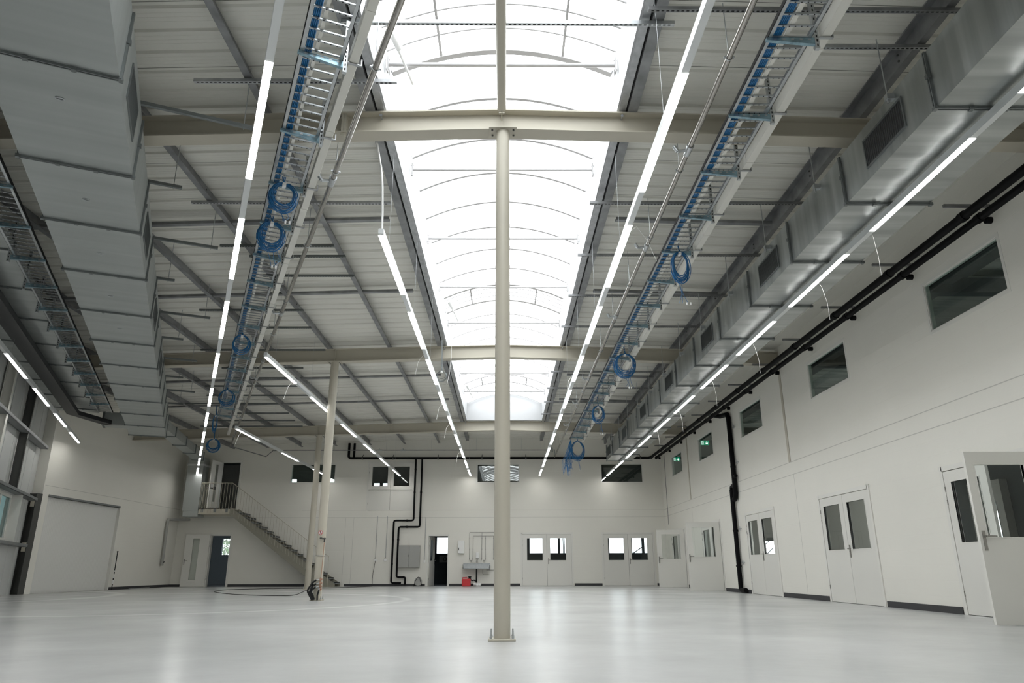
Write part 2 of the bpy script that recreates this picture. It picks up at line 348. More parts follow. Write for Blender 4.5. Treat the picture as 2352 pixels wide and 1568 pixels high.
# wall joints, steel posts in the wall, skirtings
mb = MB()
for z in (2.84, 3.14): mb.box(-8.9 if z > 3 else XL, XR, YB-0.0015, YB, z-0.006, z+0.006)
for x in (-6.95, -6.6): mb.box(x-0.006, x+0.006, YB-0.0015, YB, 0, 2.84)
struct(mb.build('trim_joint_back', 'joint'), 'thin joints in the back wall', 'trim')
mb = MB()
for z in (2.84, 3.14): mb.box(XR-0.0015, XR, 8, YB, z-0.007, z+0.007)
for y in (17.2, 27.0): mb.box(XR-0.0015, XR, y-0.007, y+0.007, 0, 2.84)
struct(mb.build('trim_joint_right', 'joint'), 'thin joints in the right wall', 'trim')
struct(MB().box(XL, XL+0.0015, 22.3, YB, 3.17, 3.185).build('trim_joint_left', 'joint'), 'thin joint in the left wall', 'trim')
for y in (7.6, 17.33, 27.03):
    struct(MB().box(XR-0.012, XR+0.02, y-0.06, y+0.06, 3.15, 5.95).build('trim_post', 'beige'), 'beige steel post set in the right wall', 'trim')
mb = MB(); xs = [XL, -13.75, -11.74, -3.42, -2.40, 0.62, 2.94, 4.12, 6.46, XR]
for a, b in ((XL, -12.78), (-11.76, -7.1), (-6.85, -3.42), (-2.40, 0.62), (2.94, 4.12), (6.46, XR)): mb.box(a, b, YB-0.016, YB, 0.0, 0.10)
struct(mb.build('baseboard_back', 'base'), 'dark skirting along the back wall', 'skirting')
mb = MB()
for a, b in ((-6, 9.12), (11.42, 13.65), (16.07, 18.68), (21.12, 23.52), (25.94, 28.28), (30.7, YB)): mb.box(XR-0.016, XR, a, b, 0.0, 0.105)
struct(mb.build('baseboard_right', 'base'), 'dark skirting along the right wall', 'skirting')
struct(MB().box(XL, XL+0.016, 26.95, YB, 0, 0.10).build('baseboard_left', 'base'), 'dark skirting along the left wall', 'skirting')

# ------------------------------------------------------------------ rooms beyond the openings
def shell(name, x0, x1, y0, y1, z0, z1, key, holes_y1=(), holes_x1=(), floor='roomd', ceil=None, near=True):
    mb = MB()
    mb.add([(x0, y0, z0), (x1, y0, z0), (x1, y1, z0), (x0, y1, z0)], [(0, 1, 2, 3)], 1)
    mb.add([(x0, y0, z1), (x1, y0, z1), (x1, y1, z1), (x0, y1, z1)], [(0, 1, 2, 3)], 2)
    holed(mb, x0, x1, z0, z1, list(holes_y1), y1, y1+0.15, 'x')
    if near: mb.add([(x0, y0, z0), (x0, y1, z0), (x0, y1, z1), (x0, y0, z1)], [(0, 1, 2, 3)])
    else: mb.add([(x0, y0, z0), (x1, y0, z0), (x1, y0, z1), (x0, y0, z1)], [(0, 1, 2, 3)])
    holed(mb, y0, y1, z0, z1, list(holes_x1), x1, x1+0.15, 'y')
    struct(mb.build(name, [key, floor, ceil or key]), 'room seen through the openings', 'room wall')
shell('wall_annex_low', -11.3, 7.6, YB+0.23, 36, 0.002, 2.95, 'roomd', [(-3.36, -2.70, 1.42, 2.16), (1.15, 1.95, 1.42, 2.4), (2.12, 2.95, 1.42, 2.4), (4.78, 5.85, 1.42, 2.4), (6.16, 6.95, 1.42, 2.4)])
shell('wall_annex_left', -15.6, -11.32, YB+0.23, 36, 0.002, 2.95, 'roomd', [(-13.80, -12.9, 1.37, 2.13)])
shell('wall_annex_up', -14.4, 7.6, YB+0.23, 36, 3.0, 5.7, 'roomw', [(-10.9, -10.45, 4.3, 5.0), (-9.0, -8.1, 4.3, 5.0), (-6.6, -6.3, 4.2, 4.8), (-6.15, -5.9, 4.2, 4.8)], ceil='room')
shell('wall_side_low', XR+0.11, 11.5, 8.0, 31, 0.002, 2.95, 'roomw', [(10.75, 11.42, 1.2, 1.78)], [(15.6, 22.4, 0.7, 1.95)], floor='roomw', ceil='roomw', near=False)  # long side opening added to light the room, mostly unseen
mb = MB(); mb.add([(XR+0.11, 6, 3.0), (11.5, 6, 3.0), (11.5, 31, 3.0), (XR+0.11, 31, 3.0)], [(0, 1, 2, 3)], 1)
holed(mb, 6, 31, 3.0, 6.4, [(10.5, 11.6, 3.3, 4.2), (19, 20.1, 3.3, 4.2), (27, 28.1, 3.3, 4.2)], 11.5, 11.65, 'y'); mb.add([(XR+0.1, 31, 3), (11.6, 31, 3), (11.6, 31, 6.4), (XR+0.1, 31, 6.4)], [(0, 1, 2, 3)]); mb.add([(XR+0.1, 6, 3), (11.6, 6, 3), (11.6, 6, 6.4), (XR+0.1, 6, 6.4)], [(0, 1, 2, 3)])  # far-wall openings are added out of sight to let sky light in
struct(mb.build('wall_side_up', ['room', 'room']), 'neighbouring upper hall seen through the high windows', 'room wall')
mb = MB()
for y in (12.3, 17.33, 22.2, 27.03): mb.box(7.2, 11.5, y-0.1, y+0.1, 5.55, 5.85)
mb.box(8.55, 8.65, 6.2, 30.9, 5.85, 6.05); mb.box(8.0, 8.35, 6.2, 30.9, 5.72, 5.84); mb.tube([(7.75, 6.2, 5.5), (7.75, 30.9, 5.5)], 0.03, 8)
struct(mb.build('trim_upper_hall', 'greys'), 'beams, purlin and pipe of the neighbouring upper hall', 'trim')
for nm, x0, x1, z0, z1 in (('passage', -3.36, -2.70, 1.42, 2.16), ('double door', 1.15, 2.95, 1.42, 2.4), ('right double door', 4.78, 6.95, 1.42, 2.4), ('left passage', -13.80, -12.9, 1.37, 2.13), ('upper door', -6.6, -5.9, 4.2, 4.8)):
    struct(MB().box(x0-0.03, x1+0.03, 36.06, 36.07, z0-0.03, z1+0.03).build('window_annex_pane', 'glasso'), 'outer pane beyond the %s' % nm, 'window')
# frames in the annex windows
mb = MB()
for x, w_ in ((1.15, .03), (1.95, .04), (2.12, .02), (2.605, .055), (2.81, .015), (2.87, .015), (2.95, .02), (5.03, .03), (5.85, .03), (6.16, .02), (6.715, .065), (6.95, .03)): mb.box(x-w_, x+w_, 35.95, 36.02, 1.42, 2.4)
mb.bar((6.2, 35.9, 1.40), (6.75, 35.9, 1.75), 0.04, 0.04); mb.bar((4.84, 35.9, 2.3), (4.92, 35.9, 1.42), 0.03, 0.03)
struct(mb.build('window_annex_frame', 'teal'), 'dark window frames in the annex', 'window')
mb = MB(); holed(mb, 8.1, 17.5, 0, 2.9, [(14.42, 14.86, 0.55, 2.0)], 9.95, 10.05, 'y'); struct(mb.build('wall_partition', 'roomd'), 'dark partition seen through the near open leaf', 'wall')
# closed dark inner door behind the open passage door
struct(MB().box(-3.55, -3.5, 32.1, 35.9, 0, 2.6).build('wall_passage', 'roomd'), 'dark passage side', 'wall')
# bracing seen through a glazed door of the right wall
mb = MB(); 
for a, b in (((10.75, 31.1, 1.45), (11.15, 31.1, 1.78)), ((10.75, 31.1, 1.45), (11.1, 31.1, 1.2)), ((10.95, 31.1, 1.2), (11.3, 31.1, 1.5)), ((10.75, 31.1, 1.21), (11.4, 31.1, 1.21))): mb.bar(a, b, 0.035, 0.03)
struct(mb.build('trim_brace', 'teal'), 'diagonal bracing beyond a glazed door', 'trim')
# ground outside and a shrub beyond the annex window
struct(MB().box(-30, 30, 37.0, 80, -0.3, -0.2).build('ground_outside', 'asphalt'), 'paved ground outside', 'ground')
t = thing('shrub', 'leafy green shrub outside the small window beyond the left passage door', 'shrub', (-13.9, 38.6, -0.2))
mb = MB()
for k in range(1500):
    c = Vector((random.gauss(-14.4, 0.6), random.gauss(38.6, 0.5), random.uniform(0.8, 2.6))); a = Vector((random.uniform(-1, 1), random.uniform(-1, 1), random.uniform(-1, 1))).normalized(); b = a.orthogonal().normalized()
    s_ = random.uniform(0.05, 0.1); mb.add([c-a*s_, c+b*s_*0.5, c+a*s_, c-b*s_*0.5], [(0, 1, 2, 3)])
mb.build('foliage', 'leaf', t)
mb = MB()
for k in range(6): mb.tube([(-14.5+0.1*k-0.25, 38.6, -0.2), (-14.6+0.3*k-0.6, 38.6, 1.2), (-14.6+0.4*k-0.9, 38.6, 2.4)], [0.03, 0.02, 0.008], 6)
mb.build('stem', 'teal', t)

t = thing('notice_sheet', 'small grey sheet with a dark ring on the dark inner door beyond the passage', 'sheet', (-3.0, 35.9, 1.0))
MB().box(-3.2, -2.8, 35.88, 35.89, 1.0, 1.3).build('sheet', 'room', t)
mb = MB(); mb.tube([(-2.93+0.07*math.cos(a*math.pi/10), 35.872, 1.15+0.08*math.sin(a*math.pi/10)) for a in range(20)], 0.012, 6, closed=True); mb.build('printed_ring', 'blackp', t)

# ------------------------------------------------------------------ windows and doors
wn = [0]
def window(axis, h, plane, label, gl='glassd', inward=0.004):
    wn[0] += 1
    a, b, c, d = h; e = 0.018
    P = (lambda s0, s1, t0, t1, z0, z1, m_: m_.box(s0, s1, t0, t1, z0, z1)) if axis == 'x' else (lambda s0, s1, t0, t1, z0, z1, m_: m_.box(t0, t1, s0, s1, z0, z1))
    loc = ((a+b)/2, plane, c) if axis == 'x' else (plane, (a+b)/2, c)
    t = thing('window_%d' % wn[0], label, 'window', loc, kind='structure')
    mb = MB()
    for q in ((a, b, c, c+e), (a, b, d-e, d), (a, a+e, c, d), (b-e, b, c, d)): P(q[0], q[1], plane+inward, plane+inward+0.05, q[2], q[3], mb)
    mb.build('window_frame', 'frame', t)
    mb = MB(); P(a-0.05, a, plane-0.004, plane, c-0.05, d+0.05, mb); P(b, b+0.05, plane-0.004, plane, c-0.05, d+0.05, mb); P(a, b, plane-0.004, plane, c-0.05, c, mb); P(a, b, plane-0.004, plane, d, d+0.05, mb)
    mb.build('surround', 'frame', t)
    mb = MB(); P(a+e, b-e, plane+inward+0.02, plane+inward+0.026, c+e, d-e, mb); mb.build('pane', gl, t)
    return t
window('x', BW[0], YB, 'high window left of the upper double door, daylight at its ends', 'glassd')
window('x', BW[1], YB, 'high window behind the nearest column, mirroring the rooflight', 'glassm')
window('x', BW[2], YB, 'high dark window at the right end of the back wall', 'glassm')
for k, h in enumerate(RW):
    window('y', h, XR, ['largest looking high window of the right wall, nearest the camera', 'high window of the right wall, left of the nearest one', 'high window of the right wall between black downpipe and beige post', 'high window of the right wall showing an exit sign with white arrow', 'high window of the right wall nearest the back corner'][k])
dn = [0]
def handle_set(parent, p, nrm, side, s=1.0):
    """lever handle: plate + lever; p = plate centre, nrm = out of leaf, side = lever direction"""
    p = Vector(p); nrm = Vector(nrm); side = Vector(side)
    mb = MB(); mb.bar(p+Vector((0, 0, -0.12)), p+Vector((0, 0, 0.12)), 0.035, 0.012, up=nrm)
    mb.cyl(p+Vector((0, 0, 0.05)), p+Vector((0, 0, 0.05))+nrm*0.05, 0.011); mb.tube([p+Vector((0, 0, 0.05))+nrm*0.05, p+Vector((0, 0, 0.05))+nrm*0.05+side*0.13], 0.010, 8)
    return mb.build('handle', 'steelh', parent)
def leaf(t, hinge, ang, wd, ht, glass=None, hand=+1, gl='glass', th=0.045, z0=0.008, handle=True):
    """door leaf rotated about its hinge; ang = direction in which the leaf extends from the hinge (deg)"""
    T = Matrix.Translation(Vector((hinge[0], hinge[1], hinge[2] if len(hinge) > 2 else 0))) @ Matrix.Rotation(R(ang), 4, 'Z')
    mb = MB(T)
    holes = [glass] if glass else []
    holed(mb, 0, wd, z0, ht, holes, -th/2, th/2, 'x')
    lf = mb.build('leaf', 'door', t)
    if glass:
        a, b, c, d = glass
        mb = MB(T); mb.box(a, b, -0.004, 0.004, c, d); mb.build('pane', gl, lf)
        mb = MB(T)
        for q in ((a-0.012, b+0.012, c-0.012, c), (a-0.012, b+0.012, d, d+0.012), (a-0.012, a, c, d), (b, b+0.012, c, d)): mb.box(q[0], q[1], -th/2-0.006, th/2+0.006, q[2], q[3])
        mb.build('glazing_bead', 'frame', lf)
    if handle:
        for sg in (1, -1):
            n_ = (T.to_3x3() @ Vector((0, sg, 0))); sd = T.to_3x3() @ Vector((-1, 0, 0))
            handle_set(lf, T @ Vector((wd-0.055, sg*(th/2+0.006), 1.0)), n_, sd)
    mb = MB(T)
    for z in (0.3, 1.65, 1.85):
        if z < ht: mb.cyl((0.0, -th/2-0.006, z-0.04), (0.0, -th/2-0.006, z+0.04), 0.009, 8)
    mb.build('hinge', 'steelh', lf)
    return lf
def dframe(t, axis, h, plane, z_thr=True, col='frame'):
    a, b, c, d = h; e = 0.055
    P = (lambda s0, s1, t0, t1, z0, z1, m_: m_.box(s0, s1, t0, t1, z0, z1)) if axis == 'x' else (lambda s0, s1, t0, t1, z0, z1, m_: m_.box(t0, t1, s0, s1, z0, z1))
    mb = MB(); P(a-e, a+0.02, plane-0.02, plane+0.14, c, d+e, mb); P(b-0.02, b+e, plane-0.02, plane+0.14, c, d+e, mb); P(a, b, plane-0.02, plane+0.14, d-0.02, d+e, mb)
    return mb.build('door_frame', col, t)
def door(axis, h, plane, label):
    dn[0] += 1; a, b, c, d = h
    loc = ((a+b)/2, plane, c) if axis == 'x' else (plane, (a+b)/2, c)
    t = thing('door_%d' % dn[0], label, 'door', loc, kind='structure'); dframe(t, axis, h, plane); return t
W1 = 1.04
# back wall: two closed double doors
for (a, b, c, d), lab in ((BD[2], 'closed white glazed double door just right of the nearest column'), (BD[3], 'closed white glazed double door at the right end of the back wall')):
    t = door('x', (a, b, c, d), YB, lab); wd = (b-a)/2-0.03
    leaf(t, (a+0.025, YB+0.012), 0, wd, 2.115, (0.20, wd-0.18, 1.04, 1.95), handle=False)
    leaf(t, (b-0.025, YB+0.012), 180, wd, 2.115, (0.24, wd-0.14, 1.04, 1.95))
# passage door near the wash basin: leaf swung into the passage
t = door('x', BD[1], YB, 'open white door into the dark passage left of the wash basin')
leaf(t, (BD[1][0]+0.03, YB+0.10), 78, 0.80, 2.03, (0.15, 0.62, 1.04, 1.90))
# lower left door, open into the hall, leaf against the wall
t = door('x', BD[0], YB, 'white door with a tall narrow pane, open against the back wall below the stair')
leaf(t, (-12.72, YB-0.06), 187, 0.98, 2.12, (0.40, 0.66, 0.28, 1.96))
# upper door on the stair landing
t = door('x', BD[5], YB, 'open white door on the stair landing with dark opening')
leaf(t, (-12.62, YB-0.03, 3.17), 265, 0.85, 2.05, (0.3, 0.5, 0.3, 1.9))
# upper double hatch door with two panes and a safety bar
t = door('x', BD[4], YB, 'upper white double loading door with two panes and a crossbar')
for hx, an in ((-6.04, 0), (-4.12, 180)):
    leaf(t, (hx, YB+0.012, 3.13), an, 0.955, 2.05, (0.14, 0.82, 1.05, 1.90), handle=False)
mb = MB(); mb.cyl((-6.02, YB-0.05, 4.02), (-4.12, YB-0.05, 4.02), 0.012); mb.build('crossbar', 'steelh', t)
# right wall: double doors, some with a leaf standing open
lb = ['near double door of the right wall, active leaf standing open', 'closed double door of the right wall nearest the camera', 'closed double door right of the black downpipe', 'right wall double door with open leaf, beside the black downpipe', 'open leaf double door of the right wall nearest the back corner']
for k, (a, b, c, d) in enumerate(RD):
    t = door('y', (a, b, c, d), XR, lb[k]); wd = (b-a)/2-0.03
    g1 = (0.17, wd-0.17, 1.04, 1.95); g2 = (0.17, wd-0.17, 1.04, 1.95)
    if k in (1, 2):
        leaf(t, (XR+0.012, a+0.025), 90, wd, 2.12, g1); leaf(t, (XR+0.012, b-0.025), 270, wd, 2.12, g2, handle=False)
    else:
        leaf(t, (XR-0.03, a+0.03), {0: 180, 3: 174, 4: 176}[k], wd-0.02 if k else 0.93, 2.12, (0.18, wd-0.20, 1.04, 1.95))
        leaf(t, (XR+0.012, b-0.025), 270, wd, 2.12, g2, handle=False)
# inner door seen through the near open leaf
t = door('y', (14.2, 15.12, 0, 2.3), 9.80, 'white glazed inner door seen through the near open leaf')
leaf(t, (9.86, 14.22), 90, 0.88, 2.3, (0.22, 0.62, 0.6, 1.95))
# sectional door in the left wall
t = thing('door_%d' % (dn[0]+1), 'large white sectional door in the left wall', 'door', (XL, 24.7, 0), kind='structure')
mb = MB(); mb.box(XL-0.16, XL-0.10, SD[0], SD[1], 0, SD[3])
for k in range(1, 5): mb.box(XL-0.10, XL-0.098, SD[0], SD[1], k*0.575-0.004, k*0.575+0.004)
for k in range(54): mb.box(XL-0.1, XL-0.0985, 22.6+k*0.08, 22.63+k*0.08, 0.02, 2.84)
mb.build('door_panel', 'secd', t)
mb = MB(); mb.box(XL-0.12, XL+0.012, SD[0], SD[1]-0.02, SD[3], SD[3]+0.06); mb.build('lintel_rail', 'greys', t)
mb = MB(); mb.box(XL-0.3, XL+0.001, SD[1]-0.015, SD[1], 0, SD[3]); mb.build('reveal', 'frame', t)

# ------------------------------------------------------------------ rooflight
rl = thing('rooflight', 'long barrel vault rooflight, glowing white, above the middle of the hall', 'skylight', (XC, 11.4, 6.2))
def archz(x): return 6.75+0.37*(1-((x-XC)/1.44)**2)
mb = MB(); N = 14
Y0 = -4.1
xs = [SKL+(SKR-SKL)*i/N for i in range(N+1)]
vs = []
for y in (Y0, SK1): vs += [(x, y, archz(x)+0.06) for x in xs]
mb.add(vs, [(i, i+1, i+N+2, i+N+1) for i in range(N)], 0, True); mb.build('vault_glazing', 'vault', rl)
for sgn, x in ((-1, SKL), (1, SKR)):
    mb = MB(); mb.box(x, x+sgn*0.05, Y0, SK1, 6.12, 6.82)
    for k in range(31): mb.box(x-sgn*0.002, x, -3.4+k*1.0, -3.39+k*1.0, 6.14, 6.78)
    mb.build('upstand', 'curb', rl)
for y in (Y0, SK1):
    mb = MB(); vs = [(x, y, 6.1) for x in xs]+[(x, y, archz(x)+0.07) for x in xs]
    mb.add(vs, [(i, i+1, i+N+2, i+N+1) for i in range(N)])
    vs2 = [(a, b+0.06, c) for a, b, c in vs]; mb.add(vs2, [(i, i+1, i+N+2, i+N+1) for i in range(N)]); mb.build('end_panel', 'curb', rl)
HATCH = [(5.62, 7.6), (15.5, 16.5), (23.6, 24.6)]
def arc(mb, y, r_, dz=0.0, a=SKL+0.03, b=SKR-0.03, bar=None):
    pts = [(a+(b-a)*i/22, y, archz(a+(b-a)*i/22)+dz) for i in range(23)]
    if bar:
        for i in range(22): mb.bar(pts[i], pts[i+1], bar[0], bar[1], up=(0, 0, 1))
    else: mb.tube(pts, r_, 6)
y = -3.4
ay = [k+0.62 for k in range(-4, 27)]
for y in ay:
    if any(a+0.1 < y < b-0.1 for a, b in HATCH): continue
    mb = MB(); arc(mb, y, 0, 0.0, bar=(0.05, 0.06)); mb.build('arch_bar', 'arch', rl)
for a, b in HATCH:
    mb = MB()
    for y in (a, b): arc(mb, y, 0, -0.04, bar=(0.085, 0.07))
    for x in (-0.83, 0.73): mb.bar((x, a, archz(x)-0.05), (x, b, archz(x)-0.05), 0.03, 0.03)
    n_ = 5 if b-a > 1.5 else 4
    for k in range(1, n_): arc(mb, a+(b-a)*k/n_, 0.013, -0.04)
    hf = mb.build('smoke_vent_frame', 'arch', rl)
    mb = MB(); mb.tube([(-1.36, b-0.62, 6.76), (-1.16, b-0.12, 6.45)], 0.018, 8); mb.cyl((-1.36, b-0.66, 6.76), (-1.28, b-0.50, 6.66), 0.045, 10); mb.build('vent_opener', 'white', hf)
for k in range(-4, 8):
    y = 7.32+k*2.42
    if not (Y0 < y < SK1): continue
    mb = MB(); mb.cyl((SKL+0.03, y, 6.62), (SKR-0.03, y, 6.62), 0.026, 8)
    for x in (SKL+0.03, SKR-0.03): mb.cbox((x, y, 6.62), (0.02, 0.05, 0.22)); mb.cyl((x-0.02, y, 6.69), (x+0.02, y, 6.69), 0.012, 6); mb.cyl((x-0.02, y, 6.55), (x+0.02, y, 6.55), 0.012, 6)
    mb.build('tie_bar', 'arch', rl)

# ------------------------------------------------------------------ main beams, purlins, columns
def isec(b, h, tf, tw): return [(-b/2, -h), (b/2, -h), (b/2, -h+tf), (tw/2, -h+tf), (tw/2, -tf), (b/2, -tf), (b/2, 0), (-b/2, 0), (-b/2, -tf), (-tw/2, -tf), (-tw/2, -h+tf), (-b/2, -h+tf)]
for (y, bh, xl, lab) in ((7.62, 0.29, -7.7, 'beige steel roof beam above the nearest column'), (17.33, 0.33, -11.9, 'beige steel roof beam above the second column'), (27.03, 0.36, -14.2, 'beige steel roof beam closest to the back wall'), (-2.1, 0.30, -3.6, 'beige steel roof beam behind the camera')):
    t = thing('roof_beam', lab, 'beam', (XC, y, beamz(0)-bh), group='beige main roof beams')
    mb = MB(); P = isec(0.22, bh, 0.018, 0.012)
    mb.prof(P, (xl, y, beamz(xl)), (XC, y, 6.125)); mb.prof(P, (XC, y, 6.125), (XR-0.002, y, beamz(XR))); mb.build('i_section', 'beige', t)
    for x in (-2.0,) if y < 10 else (xl+3.2,):
        mb = MB(); mb.box(x-0.03, x, y-0.095, y+0.095, beamz(x)-bh-0.03, beamz(x)-0.005); mb.box(x+0.002, x+0.03, y-0.095, y+0.095, beamz(x)-bh-0.03, beamz(x)-0.005)
        for dz in (0.06, bh-0.07):
            for dy in (-0.055, 0.055): mb.cyl((x-0.05, y+dy, beamz(x)-dz), (x+0.05, y+dy, beamz(x)-dz), 0.013, 6)
        mb.build('splice_plate', 'beige', t)
    mb = MB()
    for x in ((-4.32,), (-7.15, -4.4, 0.0))[y > 20] if y > 10 else (XC,): mb.box(x-0.006, x+0.006, y-0.08, y+0.08, beamz(x)-bh+0.01, beamz(x)-0.01)
    mb.build('stiffener', 'beige', t)
    mb = MB()
    for x in (XC-1.5, XC+1.5): mb.cyl((x, y-0.10, beamz(x)-0.05), (x, y-0.085, beamz(x)-0.05), 0.02, 6); mb.cyl((x, y-0.09, beamz(x)-0.05), (x, y-0.01, beamz(x)-0.05), 0.01, 6)
    mb.build('bolt', 'galv', t)
for i, (x, y, r_, bt, lab) in enumerate(((-0.035, 7.57, 0.083, beamz(0)-0.29, 'nearest column: tall round beige steel column in the middle of the hall'), (-4.33, 17.33, 0.100, beamz(4.3)-0.33, 'round beige column with black hoses at its foot and a round sign'), (-7.13, 27.03, 0.108, beamz(7.1)-0.36, 'farthest round beige column, beside the stair'))):
    t = thing('column', lab, 'column', (x, y, 0), group='round beige steel columns')
    MB().tube([(x, y, 0.02), (x, y, bt-0.016)], r_, 40).build('shaft', 'beige', t)
    MB().rbox(x-0.135, x+0.135, y-0.135, y+0.135, 0, 0.02, 0.003).build('base_plate', 'beige', t)
    MB().box(x-0.17, x+0.17, y-0.112, y+0.112, bt-0.016, bt).build('cap_plate', 'beige', t)
    for dx in (-1, 1):
        for dy in (-1, 1):
            bx, by = x+dx*0.108, y+dy*0.095
            mb = MB(); mb.cyl((bx, by, 0.02), (bx, by, 0.026), 0.022, 16); mb.cyl((bx, by, 0.026), (bx, by, 0.046), 0.015, 6); mb.cyl((bx, by, 0.046), (bx, by, 0.10), 0.008, 10); mb.build('anchor_bolt', 'zinc', t)
            mb = MB(); bx, by = x+dx*0.13, y+dy*0.055; mb.cyl((bx, by, bt-0.03), (bx, by, bt-0.016), 0.013, 6); mb.build('cap_bolt', 'darks', t)
# ridge struts between the beams
for i, (a, b) in enumerate(((-2.0, 7.50), (7.75, 17.2), (17.45, 26.9))):
    t = thing('ridge_strut', 'round beige ridge strut '+('running overhead from the top of the photo to the nearest beam', 'between the nearest and the second beam', 'between the second and the third beam')[i], 'strut', (XC, (a+b)/2, 6.0))
    MB().tube([(XC, a+0.12, 6.03), (XC, b-0.12, 6.03)], 0.055, 24).build('tube', 'beige', t)
    mb = MB()
    for y in (a+0.06, b-0.06): mb.box(XC-0.006, XC+0.006, y-0.08, y+0.08, 5.95, 6.08); mb.cyl((XC-0.035, y, 6.0), (XC+0.035, y, 6.0), 0.014, 8)
    mb.build('clevis', 'beige', t)
# purlins: Z section
def zsec(h=0.2, b=0.088, t_=0.004): return [(0, 0), (b, 0), (b, 0.018), (b-t_, 0.018), (b-t_, t_), (t_, t_), (t_, h), (-b, h), (-b, h-0.018), (-b+t_, h-0.018), (-b+t_, h-t_), (0, h-t_)]
PX = [-10.6, -9.1, -7.57, -6.05, -4.53, -3.0, 4.4, 2.9]
wordp = {-10.6: 'farthest left', -9.1: 'sixth left of the rooflight', -7.57: 'fifth left of the rooflight', -6.05: 'fourth left of the rooflight', -4.53: 'third left of the rooflight', -3.0: 'second left of the rooflight', 4.4: 'third right of the rooflight', 2.9: 'second right of the rooflight', -12.1: 'outermost left'}
def purlin(x, a, b, lab, key='galvdark', h=0.2):
    z = beamz(x)
    t = thing('purlin', lab, 'purlin', (x, (a+b)/2, z), group='galvanised roof purlins')
    MB().prof(zsec(h), (x, a, z), (x, b, z)).build('z_section', key, t)
    mb = MB(); y = a+0.4
    while y < b:
        mb.cyl((x-0.012, y, z+0.06), (x+0.012, y, z+0.06), 0.013, 6); mb.cyl((x-0.012, y, z+0.14), (x+0.012, y, z+0.14), 0.013, 6); y += 2.43
    mb.build('bolt', 'darks', t)
PX = [-12.1, -10.6, -9.1, -7.57, -6.05, -4.53, -3.0, 4.4]
for x in PX:
    ys = (UO-0.15-x*math.cos(AZ))/math.sin(AZ)     # where the turned outer wall cuts it
    purlin(x, max(-6.0, ys), 31.55, 'grey galvanised purlin, %s' % wordp[x])
for x, sd in ((-1.62, 'left'), (-1.51, 'left inner'), (1.41, 'right inner'), (1.52, 'right')):
    z = beamz(x); t = thing('edge_purlin', 'bright galvanised channel along the %s edge of the rooflight' % sd, 'purlin', (x, 10, z))
    s_ = -1 if x < 0 else 1; w_ = 0.075*s_
    if 'inner' in sd: P = [(0, 0.02), (w_*1.15, 0.02), (w_*1.15, 0.024), (0.004*s_, 0.024), (0.004*s_, 0.19), (w_*0.9, 0.19), (w_*0.9, 0.194), (0, 0.194)]
    else: P = [(0, 0), (w_*1.6, 0), (w_*1.6, 0.004), (0.004*s_, 0.004), (0.004*s_, 0.19), (w_*1.6, 0.19), (w_*1.6, 0.194), (0, 0.194)]
    MB().prof(P, (x, -4.2, z), (x, 31.2 if 'inner' not in sd else 26.9, z)).build('c_section', 'galv' if 'inner' in sd else 'galvdark', t)
    mb = MB()
    for k in range(26): y = -3+k*1.21; mb.cyl((x-0.012, y, z+0.07), (x+0.012, y, z+0.07), 0.014, 6)
    mb.build('bolt', 'darks', t)

# struts and slotted rails under the purlins
def strut_bar(x0, x1, y, lab, w_=0.09, h_=0.05):
    mb = MB(); P = [(-w_/2, 0), (w_/2, 0), (w_/2, h_), (w_/2-0.004, h_), (w_/2-0.004, 0.004), (-w_/2+0.004, 0.004), (-w_/2+0.004, h_), (-w_/2, h_)]
    mb.prof(P, (x0, y, beamz(x0)+0.02), (x1, y, beamz(x1)+0.02)); return props(mb.build('purlin_tie', 'galvdark'), lab, 'strut', 'dark galvanised ties between purlins')
ty = [0.7, 4.0, 10.43, 13.55, 20.15, 23.3]
for k, y in enumerate(ty):
    if y > 0.8:
        x0 = max(-12.0, (UO-y*math.sin(AZ))/math.cos(AZ)+0.4)
        strut_bar(x0, -1.9, y, 'dark roof tie left of the rooflight, %s one from the camera' % ORD[k-1])
        strut_bar(1.8, 4.35, y, 'dark roof tie right of the rooflight, %s one from the camera' % ORD[k-1])
rail_n = {}
def rail(x0, x1, y, z, lab, T=I4, key='galv', slots=True):  # slotted channel
    L = abs(x1-x0); mb = MB(T); s_ = 0.041
    P = [(-s_/2, 0), (s_/2, 0), (s_/2, s_), (s_/2-0.003, s_), (s_/2-0.003, 0.003), (-s_/2+0.003, 0.003), (-s_/2+0.003, s_), (-s_/2, s_)]
    mb.prof(P, (x0, y, z), (x1, y, z))
    if slots:
        x = min(x0, x1)+0.03
        while x < max(x0, x1)-0.05: mb.box(x, x+0.028, y-0.007, y+0.007, z-0.0012, z+0.001, 1); x += 0.05
    return props(mb.build('slotted_rail', [key, 'slot']), lab, 'rail')
RR = [(2.2, 5.70), (1.0, 9.62), (1.0, 11.50), (1.0, 13.46), (1.0, 15.40), (1.0, 19.3), (1.0, 21.2), (1.0, 23.1), (1.0, 25.0), (1.35, 28.4)]
rail(-1.7, 1.75, 5.98, beamz(1.7)-0.045, 'slotted rail crossing below the rooflight in front of the nearest beam', key='zinc')  # brighter zinc on this rail imitates glare from the rooflight
for k, (x0, y) in enumerate(RR):
    x0 = 1.28 if x0 == 1.0 else (1.42 if x0 == 2.2 else 1.5)
    rail(x0, 4.75 if y < 27 else 3.2, y, beamz(4.5)-0.045, 'slotted rail under the purlins right of the rooflight, %s from the camera' % ORD[k], key='galvdark')
rail(2.9, 4.6, 6.22, beamz(4.5)-0.045, 'short slotted rail holding the near end of the right cable ladder')
